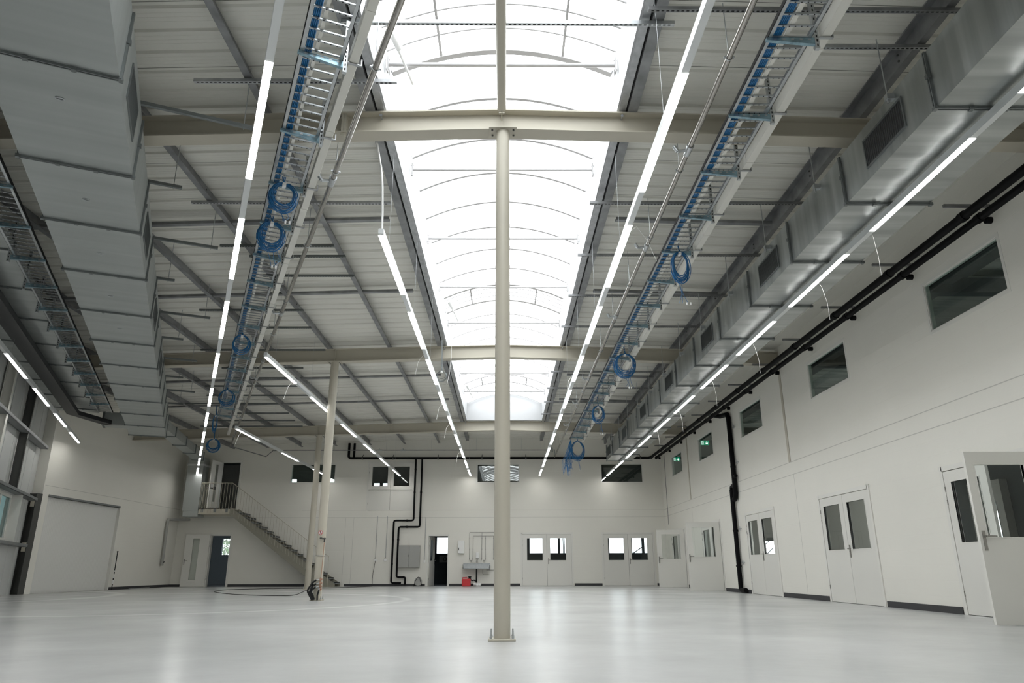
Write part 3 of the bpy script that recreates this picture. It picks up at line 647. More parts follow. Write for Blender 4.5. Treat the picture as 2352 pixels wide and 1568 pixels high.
LR = [(-3.57, -1.25, 6.85), (-4.76, -1.75, 9.62), (-4.9, -2.95, 11.12), (-4.55, -2.85, 11.57), (-4.6, -2.87, 12.44), (-6.5, -4.3, 14.18), (-5.9, -4.45, 15.37), (-7.6, -4.5, 16.95), (-7.7, -5.5, 18.6), (-7.9, -6.0, 19.63), (-8.9, -6.0, 20.47), (-9.3, -6.05, 21.6), (-10.4, -7.4, 22.6), (-9.6, -7.5, 24.2), (-10.9, -7.6, 25.3), (-11.4, -7.6, 26.3), (-11.5, -9.0, 28.2)]
for k, (a, b, y) in enumerate(LR): rail(a, b, y, beamz(a)-0.045, 'slotted rail over the left cable ladder, %s from the camera' % ORD[k], key='galv' if k < 2 else 'flange')

# ------------------------------------------------------------------ light rows
def row(name, label, P0, P1, segs, z=4.59, wires=None, group='suspended rows of linear lamps'):
    P0, P1 = Vector((*P0, z)), Vector((*P1, z)); d = (P1-P0).normalized(); L = (P1-P0).length
    t = thing('light_row', label, 'ceiling light', (P0+P1)/2, group=group)
    mb = MB(); w_ = 0.066
    mb.prof([(-w_/2, 0.022), (w_/2, 0.022), (w_/2, 0.085), (w_/2-0.012, 0.092), (-w_/2+0.012, 0.092), (-w_/2, 0.085)], P0, P1); mb.build('track', 'alu', t)
    prev = None
    for a, b in segs:
        p, q = P0+d*a, P0+d*b
        mb = MB(); mb.prof([(-w_/2, 0), (w_/2, 0), (w_/2, 0.004), (-w_/2, 0.004)], p, q); mb.build('lamp', 'led', t); MB().bar(p+Vector((0, 0, 0.0131)), q+Vector((0, 0, 0.0131)), w_, 0.0178).build('lamp_body', 'alu', t)
        if prev is not None and a-prev > 0.05:
            mb = MB(); mb.bar(P0+d*(prev+0.002)+Vector((0, 0, 0.012)), P0+d*(a-0.002)+Vector((0, 0, 0.012)), w_*0.96, 0.020); mb.build('blank_cover', 'alu', t)
        prev = b
    s_ = 0.6
    while s_ < L:
        p = P0+d*s_; top = roofz(p.x)-0.01 if abs(p.x-XC) > 1.6 or True else 6.1
        mb = MB(); mb.tube([p+Vector((0, 0, 0.09)), (p.x, p.y, top)], 0.0018, 4); mb.build('suspension_wire', 'zinc', t); s_ += 2.7
    return t
def segs(starts, ln, off): return [(s_-off, s_-off+ln) for s_ in starts]
row('B', 'light row left of the rooflight, starting with a white feed cable', (-1.54, 7.93), (-1.54, 31.62), segs([7.94, 10.68, 13.38, 16.08, 18.76, 21.5, 24.2, 26.9, 29.58], 1.98, 7.93))
row('C', 'light row right of the rooflight, passing below the nearest beam', (1.49, -3.0), (1.49, 31.6), segs([-3, -0.5, 2.16, 4.92, 7.66, 10.42, 13.12, 15.85, 18.58, 21.3, 24.0, 26.75, 29.5], 1.95, -3.0))
row('D', 'light row right below the rectangular duct on the right side', (4.48, -3.0), (4.48, 31.6), segs([-2.1, 0.55, 3.2, 5.84, 8.47, 11.11, 13.76, 16.44, 19.1, 21.75, 24.4, 27.05, 29.6], 1.96, -3.0))
row('E', 'light row crossing behind the hose column, second from the left', (-4.65, 13.18), (-4.65, 31.6), segs([13.21, 16.55, 19.9, 23.24, 26.3, 29.55], 2.02, 13.18))
row('F', 'shortest light row, ending at the high window over the stair', (-7.88, 20.55), (-7.88, 31.5), segs([20.58, 25.08, 29.3], 2.02, 20.55))
pA0 = uv(0.165, -3.5); pA1 = uv(0.055, 33.5)
row('A', 'slanted light row beside the left cable ladder with blue coils', pA0[:2], pA1[:2], [(s_+3.5, s_+3.5+1.98) for s_ in (-3.4, -0.7, 2.2, 5.17, 8.12, 11.07, 14.08, 17.06, 19.95, 22.9, 25.78, 28.58, 31.5)])
pG0 = uv(-3.58, 2.0); pG1 = uv(-3.58, 26.6)
row('G', 'light row at the far left in front of the outer wall', pG0[:2], pG1[:2], [(s_-2, s_) for s_ in (4.0, 6.9, 9.8, 12.72, 15.69, 18.61, 21.62, 24.54)])
# fix: segments of row G start where measured
props(MB().tube([(-1.54, 7.98, 4.68), (-1.55, 8.0, 4.95), (-1.60, 8.15, 5.4), (-1.66, 8.3, 5.75), (-1.72, 8.2, 6.1)], 0.014, 8).build('feed_cable', 'white'), 'white feed cable dropping to the end of the middle light row', 'cable')
def cordlet(pts, lab): props(MB().tube(pts, 0.003, 5).build('loose_wire', 'white'), lab, 'wire', 'loose white wire ends at the light rows')
cordlet([(1.5, 8.1, 4.68), (1.68, 8.2, 4.85), (1.85, 8.4, 4.75), (1.98, 8.5, 4.5)], 'loose white wire arching by the near steel pipe clamp')
for k, (x, y, dx) in enumerate(((4.51, 7.9, 0.05), (4.51, 9.5, 0.12), (4.51, 12.4, 0.12), (4.51, 15.1, 0.1), (4.51, 18.2, 0.1), (4.51, 21.0, 0.08))):
    cordlet([(x, y, 4.68), (x+dx*0.6, y, 4.55), (x+dx, y, 4.3), (x+dx, y, 4.05)], 'white wire hanging from the right light row, %s from the camera' % ORD[k])
for k, (x, y) in enumerate(((-1.57, 13.2), (-1.55, 17.4), (-1.57, 20.0), (-4.67, 15.2), (-7.9, 21.2), (-1.57, 25.0), (1.46, 14.7))):
    cordlet([(x, y, 4.67), (x-0.12, y, 4.5), (x-0.16, y-0.1, 4.2)], 'white wire hanging from a light row %s' % ['left of the rooflight, near its second lamp', 'left of the rooflight by the third lamp', 'near the middle beam', 'at the second slanted-looking row by the hose column', 'at the start of the shortest row', 'by the third beam', 'right of the rooflight by the middle beam'][k])

# ------------------------------------------------------------------ cable ladders with brackets, cables, trunking
def ladder(lab, T, a0, a1, y0, y1, z, word):
    c = T @ Vector(((a0+a1)/2, (y0+y1)/2, z)); rz = math.atan2(T[1][0], T[0][0])
    t = thing('cable_ladder', lab, 'cable ladder', c, rz)
    for s_, x in ((1, a0), (-1, a1)):
        mb = MB(T); P = [(0, 0), (0.032*s_, 0), (0.032*s_, 0.003), (0.003*s_, 0.003), (0.003*s_, 0.057), (0.02*s_, 0.057), (0.02*s_, 0.06), (0, 0.06)]
        mb.prof(P, (x, y0, z), (x, y1, z))
        y = y0+0.2
        while y < min(y1, y0+16): mb.box(x-0.0012*s_, x+0.001*s_, y, y+0.03, z+0.025, z+0.034, 1); y += 0.29
        mb.box(x-0.007*s_, x-0.001*s_, y0, y1, z+0.004, z+0.05, 1); mb.build('side_rail', ['zinc', 'slot'], t)  # last box: black strip painted in for the rail's shaded outer side
    y = y0+0.05; k = 0; rest = MB(T); proto = None; R3 = T
    while y < y1:
        if k < 100:
            if proto is None:
                mb = MB(T); mb.box(a0, a1, y-0.009, y+0.009, z+0.004, z+0.018); 
                for j in range(7): xx = a0+(a1-a0)*(j+0.5)/7; mb.box(xx-0.006, xx+0.006, y-0.005, y+0.005, z+0.002, z+0.0041, 1)
                proto = mb.build('rung', ['rung', 'slot'], t); py = y
            else:
                o = proto.copy(); C.objects.link(o); o.parent = t; o.location = (0, y-py, 0)
        else: rest.box(a0, a1, y-0.009, y+0.009, z+0.004, z+0.018)
        y += 0.1445; k += 1
    if rest.v: props(rest.build('rung', 'rung', t), kind='stuff')
    return t
def brackets(T, ap, a0, ys, z, side, wname, clamp=True):
    """post + cantilever arm; ap = post position across, arm reaches to a0"""
    first = None; rz = math.atan2(T[1][0], T[0][0]); ztop = beamz({'right': 2.9, 'left': 7.5, 'far left': 11.5}[wname])-0.03
    for k, y in enumerate(ys):
        lab = 'post and arm bracket of the %s cable ladder, %s from the camera' % (wname, ORD[k])
        if first is None:
            base = T @ Vector((ap, y, z-0.1)); t = thing('ladder_bracket', lab, 'bracket', base, rz, group='brackets of the %s cable ladder' % wname)
            mb = MB(T); s_ = 0.02; mb.prof([(-s_, -s_), (s_, -s_), (s_, s_), (-s_, s_)], (ap, y, z-0.12), (ap, y, ztop), up=(0, 1, 0))
            zz = z-0.10
            while zz < ztop-0.05: mb.box(ap-0.006, ap+0.006, y-s_-0.0012, y-s_+0.001, zz, zz+0.026, 1); mb.box(ap-s_*side-0.0012, ap-s_*side+0.0012, y-0.006, y+0.006, zz, zz+0.026, 1); zz += 0.05
            mb.build('post', ['zinc', 'slot'], t)
            mb = MB(T); e0 = ap+side*0.02; e1 = a0
            mb.add([(e0, y-0.018, z-0.075), (e1, y-0.018, z-0.03), (e1, y-0.018, z-0.002), (e0, y-0.018, z-0.002), (e0, y+0.018, z-0.075), (e1, y+0.018, z-0.03), (e1, y+0.018, z-0.002), (e0, y+0.018, z-0.002)], [(0, 1, 2, 3), (7, 6, 5, 4), (0, 4, 5, 1), (1, 5, 6, 2), (2, 6, 7, 3), (3, 7, 4, 0)])
            for j in range(5): xx = e0+(e1-e0)*(j+0.6)/5.6; mb.box(xx-0.014, xx+0.014, y-0.0195, y-0.017, z-0.030, z-0.014, 1)
            mb.build('arm', ['blued', 'zinc'], t)
            if clamp: mb = MB(T); mb.box(ap-side*0.02, ap-side*0.165, y-0.014, y+0.014, z+0.004, z+0.016); mb.box(ap-side*0.155, ap-side*0.165, y-0.014, y+0.014, z+0.004, z+0.08); mb.build('trunking_clamp', 'galv', t)
            first = t; fy = y
        else: dup(first, T @ Vector((ap, y, z-0.1)), lab)
# right ladder
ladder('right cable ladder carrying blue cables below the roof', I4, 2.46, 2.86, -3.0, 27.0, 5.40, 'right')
brackets(I4, 2.91, 2.44, [5.44+k*1.165 for k in range(19)], 5.40, -1, 'right')
mb = MB()
for k in range(9): mb.tube([(2.51+0.0165*(k % 5), -3+random.random(), 5.428+0.014*(k//5)), (2.51+0.0165*(k % 5), 12, 5.428+0.014*(k//5)), (2.51+0.0165*(k % 5), 26.4-k*0.5, 5.428+0.014*(k//5))], 0.0085, 5)
props(mb.build('cable_bundle', 'blue'), 'bundle of blue data cables lying on the right cable ladder', 'cables')
props(MB().box(2.61, 2.65, -3, 26.5, 5.422, 5.44).build('cable_strip', 'cream'), 'pale flat cable next to the blue bundle on the right ladder', 'cable')
# left ladder (turned)
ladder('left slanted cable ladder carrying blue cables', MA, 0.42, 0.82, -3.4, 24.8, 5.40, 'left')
brackets(MA, 0.85, 0.40, [5.95, 7.33, 8.58, 9.76, 10.94, 12.1, 13.4, 14.6, 15.8, 17.0, 18.2, 19.4, 20.6, 21.8, 23.0, 24.2], 5.40, -1, 'left')
mb = MB(MA)
for k in range(9): mb.tube([(0.47+0.0165*(k % 4), -3+random.random(), 5.428+0.014*(k//4)), (0.47+0.0165*(k % 4), 12, 5.428+0.014*(k//4)), (0.47+0.0165*(k % 4), 24.6-k*0.7, 5.428+0.014*(k//4))], 0.0085, 5)
props(mb.build('cable_bundle', 'blue'), 'bundle of blue data cables lying on the left slanted ladder', 'cables')
props(MB(MA).box(0.55, 0.585, -3, 24.5, 5.422, 5.44).build('cable_strip', 'cream'), 'pale flat cable next to the blue bundle on the left ladder', 'cable')
# far left ladder over the outer ducts
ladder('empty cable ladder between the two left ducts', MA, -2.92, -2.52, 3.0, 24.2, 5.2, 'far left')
brackets(MA, -2.97, -2.50, [7.2+k*1.2 for k in range(14)], 5.2, 1, 'far left', clamp=False)
# cream trunkings
def trunking(lab, T, x0, x1, z0, z1, y0, y1):
    c = T @ Vector(((x0+x1)/2, (y0+y1)/2, z0)); t = thing('cable_trunking', lab, 'trunking', c, math.atan2(T[1][0], T[0][0]))
    MB(T).rbox(x0, x1, y0, y1, z0, z1, 0.004).build('channel', 'cream', t)
    y = y0+0.6
    while y < y1-0.3:
        mb = MB(T); mb.box(x0-0.004, x1+0.004, y, y+0.03, z0-0.004, z1+0.004); mb.build('joint_cover', 'cream', t); y += 2.0
trunking('cream cable trunking beside the right cable ladder', I4, 2.96, 3.055, 5.42, 5.55, -3.0, 27.6)
trunking('cream cable trunking beside the left slanted ladder', MA, 0.885, 0.975, 5.42, 5.53, -3.4, 28.1)

# ------------------------------------------------------------------ blue cable coils
def coil(loc, rx, rz_, lab, n=16, tail=0.25, cable='blue', rz=0.0, up=0.35, seed=1):
    rnd = random.Random(seed); x, y, z = loc
    T = Matrix.Translation(Vector(loc)) @ Matrix.Rotation(rz, 4, 'Z')
    t = thing('cable_coil', lab, 'cable coil', (x, y, z-rz_), group='blue coils hanging from the ladders' if cable == 'blue' else None)
    mb = MB(T); pts = []; turns = n; per = 20
    for k in range(turns*per+1):
        a = 2*math.pi*k/per+math.pi/2
        i = k//per; rr = 1-0.26*((i*7) % n)/n+0.03*math.sin(i*5.1)
        wob = 0.04*math.sin(a*2+i)
        pts.append(((rx*rr+wob*rx)*math.cos(a)+rx*0.07*math.sin(i*3.3), 0.035*math.sin(i*2.4+a*0.3), rz_*math.sin(a)*rr+(1-rr)*rz_*0.75-0.035*math.sin(i*1.7)*(1-math.sin(a))*0.5))
    mb.tube(pts, 0.0052, 5)
    mb.build('loops', cable, t)
    if up:
        mb = MB(T); 
        for k in range(3): mb.tube([(0.01*k, 0, rz_), (0.012*k-0.02, 0.02*k, rz_+up*0.5), (0.02*k-0.03, 0.02, rz_+up)], 0.006, 5)
        mb.build('lead', cable, t)
        mb = MB(T); mb.box(-0.022, 0.022, -0.04, 0.04, rz_*0.9-0.03, rz_*0.9+0.012); mb.build('tape_tie', 'white', t)
    if tail:
        mb = MB(T)
        for k in range(3):
            x0 = rnd.uniform(-0.05, 0.1); mb.tube([(x0, 0, -rz_*0.85), (x0+rnd.uniform(0, .07), 0.02, -rz_-tail*0.5), (x0+rnd.uniform(-.02, .12), 0.0, -rz_-tail)], 0.004, 5)
        mb.build('tail', cable, t)
        mb = MB(T)
        for k in range(2): mb.cbox((0.06+0.05*k, 0, -rz_-tail-0.01), (0.022, 0.018, 0.04))
        mb.build('connector', 'white', t)
    return t
coil((-2.80, 7.95, 5.12), 0.17, 0.20, 'nearest blue coil on the left ladder, upper of the close pair', 18, 0.12, rz=AZ, up=0.1, seed=1)
coil((-3.28, 9.00, 5.10), 0.18, 0.22, 'second blue coil on the left ladder, lower of the close pair', 18, 0.22, rz=AZ, up=0.1, seed=2)
coil((-5.52, 14.15, 5.15), 0.17, 0.20, 'third blue coil on the left ladder, neat ring above the second beam', 14, 0, rz=AZ, up=0.2, seed=3)
coil((-7.60, 18.9, 5.13), 0.20, 0.21, 'fourth blue coil on the left ladder, between two beams', 14, 0, rz=AZ, up=0.3, seed=4)
coil((-9.15, 22.1, 5.05), 0.07, 0.28, 'narrow blue bundle hanging near the end of the left ladder', 12, 0.0, rz=AZ, up=0.3, seed=5)
coil((-11.05, 26.8, 5.15), 0.24, 0.25, 'dark blue coil hanging alone past the left ladder end', 26, 0, rz=AZ, up=0.3, seed=6)
coil((2.70, 10.05, 5.10), 0.14, 0.26, 'nearest blue coil under the right ladder, long tail with plugs', 18, 0.33, up=0.22, seed=7)
coil((2.74, 15.6, 5.10), 0.25, 0.29, 'wide blue coil under the right ladder before the second beam', 20, 0.22, up=0.3, seed=8)
coil((2.78, 20.9, 5.08), 0.19, 0.27, 'oval blue coil under the right ladder between the beams', 16, 0.3, up=0.45, seed=9)
coil((2.80, 27.5, 5.05), 0.27, 0.38, 'big tangled blue coil at the far end of the right ladder', 22, 0.35, up=0.35, seed=10)
mb = MB()
for k in range(26):
    x = 2.50+random.gauss(0, 0.05); mb.tube([(2.52, 26.96, 5.43), (2.52, 27.2, 5.45), (x-0.02, 27.4, 5.0), (x-0.1+random.gauss(0, .05), 27.4+random.gauss(0, .04), 4.65), (x-0.12+random.gauss(0, .09), 27.4, 4.25+random.uniform(-.25, .2))], 0.006, 5)
props(mb.build('cable_tuft', 'blue'), 'loose tuft of blue cable ends left of the big tangled coil', 'cables')
t = coil((-1.55, 16.6, 5.12), 0.13, 0.13, 'small grey cable ring hanging left of the rooflight', 5, 0, cable='flange', up=0.8, seed=11)
props(MB().tube([(-1.35, 16.7, 6.1), (-1.33, 16.6, 5.6), (-1.36, 16.6, 5.2), (-1.42, 16.6, 4.9)], 0.006, 5).build('white_cord', 'white'), 'white cord hanging next to the grey cable ring', 'cord')

# ------------------------------------------------------------------ steel pipes with hangers
def pipe_run(lab, T, x, z, y0, y1, rad, clamps, valves, wname):
    c = T @ Vector((x, (y0+y1)/2, z-rad)); rz = math.atan2(T[1][0], T[0][0]); t = thing('steel_pipe', lab, 'pipe', c, rz)
    MB(T).tube([(x, y0, z), (x, y1, z)], rad, 16).build('tube', 'stain', t)
    for y in valves:
        mb = MB(T); mb.cyl((x, y-0.09, z), (x, y+0.09, z), rad*1.25, 16); mb.cyl((x, y-0.1, z), (x, y-0.07, z), rad*1.4, 16); mb.cyl((x, y, z), (x-0.13, y, z-0.02), rad*0.6, 10); mb.cyl((x-0.13, y, z-0.02), (x-0.17, y, z+0.05), rad*0.75, 10); mb.build('outlet_fitting', 'zinc', t)
    for k, y in enumerate(clamps):
        p = T @ Vector((x, y, z)); h = thing('pipe_hanger', 'rod and clamp hanger of the %s steel pipe, %s from the camera' % (wname, ORD[k]), 'hanger', p, rz, group='hangers of the %s steel pipe' % wname)
        mb = MB(T); mb.tube([(x+1.12*rad*math.cos(a*math.pi/8), y, z+1.12*rad*math.sin(a*math.pi/8)) for a in range(16)], 0.006, 6, closed=True); mb.box(x-rad*1.7, x+rad*1.7, y-0.012, y+0.012, z-0.006, z+0.006)
        mb.build('clamp', 'zinc', h)
        MB(T).tube([(x, y, z+rad), (x, y, beamz(p.x)-0.01)], 0.005, 6).build('rod', 'zinc', h)
clr = [1.7, 3.9, 5.70, 7.75, 9.62, 11.50, 13.46, 15.40, 17.5, 19.3, 21.2, 23.1, 25.0, 27.2, 28.9, 30.4]
pipe_run('thin stainless pipe right of the rooflight', I4, 2.17, 5.40, -3.0, 31.35, 0.031, clr[:], [7.3, 9.95, 13.1, 17.9, 20.7, 24.1], 'right')
pipe_run('slanted stainless pipe left of the rooflight', MA, 1.14, 5.40, -3.4, 30.5, 0.034, [2.6, 5.9, 8.0, 10.3, 12.9, 15.0, 17.2, 19.5, 21.5, 23.6, 25.7, 28.0], [8.25, 13.6, 18.9, 24.4], 'left')
# wall pipe on the back wall joining both
t = thing('steel_pipe', 'thin steel pipe running high along the back wall', 'pipe', (-4, 31.5, 5.7))
e = uv(1.14, 30.5, 5.40)
MB().tube([tuple(e), (e.x, e.y+0.05, 5.40), (-10.55, 31.35, 5.42), (-10.30, 31.45, 5.70), (-9.8, 31.5, 5.72), (2.05, 31.5, 5.72)], 0.019, 10).build('tube', 'galvdark', t)
mb = MB(); mb.tube([(2.05, 31.5, 5.72), (2.17, 31.45, 5.72), (2.17, 31.38, 5.40)], 0.03, 10); mb.cyl((2.07, 31.5, 5.62), (2.07, 31.5, 5.84), 0.035, 10)
mb.build('fitting', 'zinc', t)
for x in (-5.6, -4.55): mb = MB(); mb.cyl((x-0.12, 31.5, 5.72), (x+0.12, 31.5, 5.72), 0.032, 10); mb.cyl((x, 31.5, 5.72), (x, 31.42, 5.78), 0.018, 8); mb.build('fitting', 'zinc', t)
mb = MB()
for x in (-9.3, -7.6, -5.3, -3.3, -1.3, 0.7): mb.cyl((x, 31.5, 5.72), (x, 31.5, roofz(x)-0.03), 0.004, 6)
mb.build('rod', 'zinc', t)

# ------------------------------------------------------------------ ducts
def duct(lab, T, x0, x1, z0, z1, y0, y1, fl, grilles, key, gside, bolts=False, eyes=(), gz=(0.14, 0.45), gl=0.38):
    c = T @ Vector(((x0+x1)/2, (y0+y1)/2, z0)); rz = math.atan2(T[1][0], T[0][0]); t = thing('air_duct', lab, 'air duct', c, rz)
    MB(T).box(x0, x1, y0, y1, z0, z1).build('casing', key, t)
    for y in fl:
        mb = MB(T); e_ = 0.023
        for yy in (y-0.017, y+0.004):
            mb.box(x0-e_, x1+e_, yy, yy+0.012, z0-e_, z0); mb.box(x0-e_, x0, yy, yy+0.012, z0, z1); mb.box(x1, x1+e_, yy, yy+0.012, z0, z1)
        for x in (x0-e_*0.6, x1+e_*0.6): mb.cbox((x, y-0.004, z0-e_*0.6), (0.035, 0.05, 0.035)); mb.cyl((x, y-0.035, z0-e_*0.6), (x, y+0.03, z0-e_*0.6), 0.008, 6)
        for q in (0.33, 0.67): mb.cbox((x0+(x1-x0)*q, y-0.004, z0-e_*0.8), (0.04, 0.045, 0.03))
        mb.cbox((x0-e_ if gside < 0 else x1+e_, y-0.004, (z0+z1)/2+0.03), (0.03, 0.045, 0.04))
        mb.build('flange', 'flange', t)
    for y in grilles:
        xs_ = x0 if gside < 0 else x1; sg = gside
        a, b = z0+gz[0], z0+gz[1]
        mb = MB(T)
        for q in ((y-gl-0.02, y+gl+0.02, a-0.02, a), (y-gl-0.02, y+gl+0.02, b, b+0.02), (y-gl-0.02, y-gl, a, b), (y+gl, y+gl+0.02, a, b)): mb.box(xs_, xs_+sg*0.014, q[0], q[1], q[2], q[3])
        g = mb.build('grille', 'flange', t)
        mb = MB(T); mb.box(xs_, xs_+sg*0.004, y-gl, y+gl, a, b)
        k = 0
        while y-gl+0.02+k*0.036 < y+gl: yy = y-gl+0.02+k*0.036; mb.box(xs_+sg*0.003, xs_+sg*0.010, yy, yy+0.0035, a, b, 1); k += 1
        mb.build('louvre', ['grille', 'flange'], g)
    for y in eyes:
        mb = MB(T); xm = (x0+x1)/2; mb.tube([(xm+0.035*math.cos(a*math.pi/6), y+0.02*math.sin(a*math.pi/6), z0-0.004) for a in range(12)], 0.006, 6, closed=True); mb.build('drain_stub', 'zinc', t)
    return t
rf = [-1.6, 0.2, 2.0, 3.75, 5.54, 7.34, 8.99, 10.72, 12.42, 14.24, 15.95, 17.75, 19.35, 21.09, 22.85, 24.6, 26.3, 27.86]
td = duct('galvanised rectangular duct with black grilles on the right side', I4, 3.98, 4.94, 4.72, 5.33, -3, 27.9, rf, [-0.5, 2.95, 6.40, 9.83, 13.27, 16.7, 20.15, 23.6, 27.2], 'duct', -1)
MB().box(4.02, 4.90, 27.1, 27.9, 5.33, 5.56).build('end_elbow', 'duct', td)
lf_ = [-0.8, 0.96, 2.72, 4.4, 6.08, 7.83, 9.3, 10.95, 12.71, 14.46, 16.21, 17.98, 19.72, 21.47, 23.28, 25.0]
duct('wide grey duct, the largest thing overhead on the left', MA, -2.05, -1.02, 4.72, 5.42, -3.4, 25.05, lf_, [6.95, 10.15, 13.6, 17.1], 'ductl', 1, eyes=(6.6, 8.6, 10.2, 11.9, 13.6), gz=(0.16, 0.50))
duct('second wide grey duct at the far left beyond the empty ladder', MA, -4.1, -2.96, 5.30, 5.44, 4.0, 24.9, [k*1.76+5.0 for k in range(12)], [], 'ductl', 1)
# small ducts in the back left corner
t = thing('branch_duct', 'smaller grey duct running on from the wide left duct to the back corner', 'air duct', (-12.3, 26.5, 4.95))
p0 = uv(-1.35, 25.1, 5.22); p1 = Vector((-12.9, 29.9, 5.22))
MB().bar(p0, p1, 0.42, 0.30).build('casing', 'ductl', t)
for q in (0.25, 0.5, 0.75, 1.0):
    pm = p0.lerp(p1, q); MB().bar(pm-(p1-p0).normalized()*0.02, pm+(p1-p0).normalized()*0.02, 0.48, 0.36).build('flange', 'flange', t)
t = thing('branch_duct', 'short grey duct branch at the end of the empty ladder', 'air duct', uv(-2.4, 25.6, 5.0))
MB(MA).box(-2.86, -1.5, 25.12, 25.75, 5.02, 5.40).build('casing', 'ductl', t)
MB(MA).box(-2.88, -2.82, 25.10, 25.77, 5.0, 5.42).build('flange', 'flange', t)
t = thing('vertical_duct', 'vertical grey duct in the back left corner beside the landing', 'air duct', (-13.2, 31.1, 2.8))
MB().rbox(-13.65, -12.98, 30.75, 31.35, 3.05, 5.3, 0.005).build('casing', 'ductl', t)
MB().box(-13.68, -12.95, 30.71, 31.39, 4.95, 5.02).build('flange', 'alu', t)
mb = MB(); mb.rbox(-13.60, -12.95, 30.72, 31.38, 2.80, 3.05, 0.02); mb.build('bottom_elbow', 'ductl', t)
mb = MB(); mb.cyl((-12.85, 31.0, 4.05), (-12.5, 31.0, 4.0), 0.03, 10); mb.cyl((-12.5, 31.0, 3.96), (-12.5, 31.0, 4.08), 0.05, 10); mb.build('damper_motor', 'darks', t)
# black sheet trunking below the second duct
t = thing('sheet_trunking', 'black flat sheet trunking under the far left duct, bending at its end', 'trunking', uv(-3.5, 14, 5.0))
MB(MA).box(-3.66, -3.36, 6.0, 23.9, 5.02, 5.14).build('straight_run', 'tray', t)
mb = MB(MA); mb.add([(-3.66, 23.9, 5.02), (-3.36, 23.9, 5.02), (-2.55, 25.2, 5.02), (-2.85, 25.3, 5.02), (-3.66, 23.9, 5.14), (-3.36, 23.9, 5.14), (-2.55, 25.2, 5.14), (-2.85, 25.3, 5.14)], [(3, 2, 1, 0), (4, 5, 6, 7), (0, 1, 5, 4), (1, 2, 6, 5), (2, 3, 7, 6), (3, 0, 4, 7)]); mb.build('bend', 'tray', t)
# duct hanger rails
for k, v in enumerate([7.52, 9.28, 11.06, 12.75, 14.58, 16.3, 18.0, 19.8, 21.4, 23.2]):
    L = (0.12, -0.62, -0.11, -0.74, -0.11, -0.6, -0.3, -0.6, -0.3, -0.6)[k]
    t = thing('duct_hanger', 'channel and rod hanger on top of the wide left duct, %s from the camera' % ORD[k], 'hanger', uv(-0.9, v, 5.42), AZ, group='hangers of the wide left duct')
    MB(MA).box(-2.1, L, v-0.02, v+0.02, 5.422, 5.462).build('channel', 'flange', t)
    p = uv(L-0.1, v); MB().tube([(p.x, p.y, 5.40), (p.x, p.y, roofz(p.x)-0.02)], 0.005, 6).build('rod', 'zinc', t)
for k, y in enumerate([6.13, 7.92, 9.7, 11.55, 13.4, 15.2, 17.0, 18.8, 20.6, 22.4, 24.2, 26.0]):
    t = thing('duct_hanger', 'thin rod hanger on the right duct, %s from the camera' % ORD[k], 'hanger', (3.93, y, 5.3), group='rod hangers of the right duct')
    mb = MB(); mb.tube([(3.92, y, 5.26), (3.92, y, beamz(4)-0.02)], 0.006, 6); mb.build('rod', 'zinc', t)
    mb = MB(); mb.box(3.90, 3.98, y-0.03, y+0.03, 5.24, 5.30); mb.cyl((3.92, y, 5.20), (3.92, y, 5.24), 0.012, 6); mb.build('bracket', 'zinc', t)

# ------------------------------------------------------------------ black insulated pipes
t = thing('black_pipe', 'pair of black insulated pipes high along the right wall', 'pipe', (6.6, 14, 5.3))
MB().tube([(6.47, -3, 5.40), (6.47, 31.45, 5.40)], 0.060, 20).build('outer_pipe', 'black', t)
MB().tube([(6.70, -3, 5.38), (6.70, 31.5, 5.38)], 0.055, 20).build('inner_pipe', 'black', t)
MB().tube([(6.84, -3, 5.42), (6.84, 31.0, 5.42)], 0.012, 8).build('conduit', 'white', t)
for k in range(12):
    y = 8.95+k*2.05
    MB().cyl((6.47, y-0.05, 5.40), (6.47, y+0.05, 5.40), 0.074, 20).build('pipe_collar', 'black', t); MB().cyl((6.70, y-0.05, 5.38), (6.70, y+0.05, 5.38), 0.068, 20).build('pipe_collar', 'black', t)
    MB().cyl((6.80, y+0.03, 5.36), (6.88, y+0.03, 5.36), 0.05, 12).build('pipe_stub', 'black', t)
for k in range(11):
    y = 8.95+k*2.05
    o = MB().box(6.22, 6.949, y-0.02, y+0.02, 5.55, 5.59).build('wall_channel', 'galvdark'); props(o, 'wall channel carrying the black pipes, %s from the camera' % ORD[k], 'bracket', 'wall channels of the black pipes')
t = thing('black_pipe', 'black insulated pipe high along the back wall with two drops', 'pipe', (0, 31.6, 5.3))
mb = MB(); mb.tube([(-6.97, 31.6, 6.05), (-6.97, 31.6, 5.46), (-6.93, 31.6, 5.40), (-6.88, 31.6, 5.38), (6.35, 31.6, 5.38), (6.45, 31.55, 5.39), (6.47, 31.45, 5.40)], 0.055, 16); mb.build('main_run', 'black', t)
MB().tube([(-6.74, 31.62, 6.05), (-6.74, 31.62, 5.40)], 0.052, 16).build('riser', 'black', t)
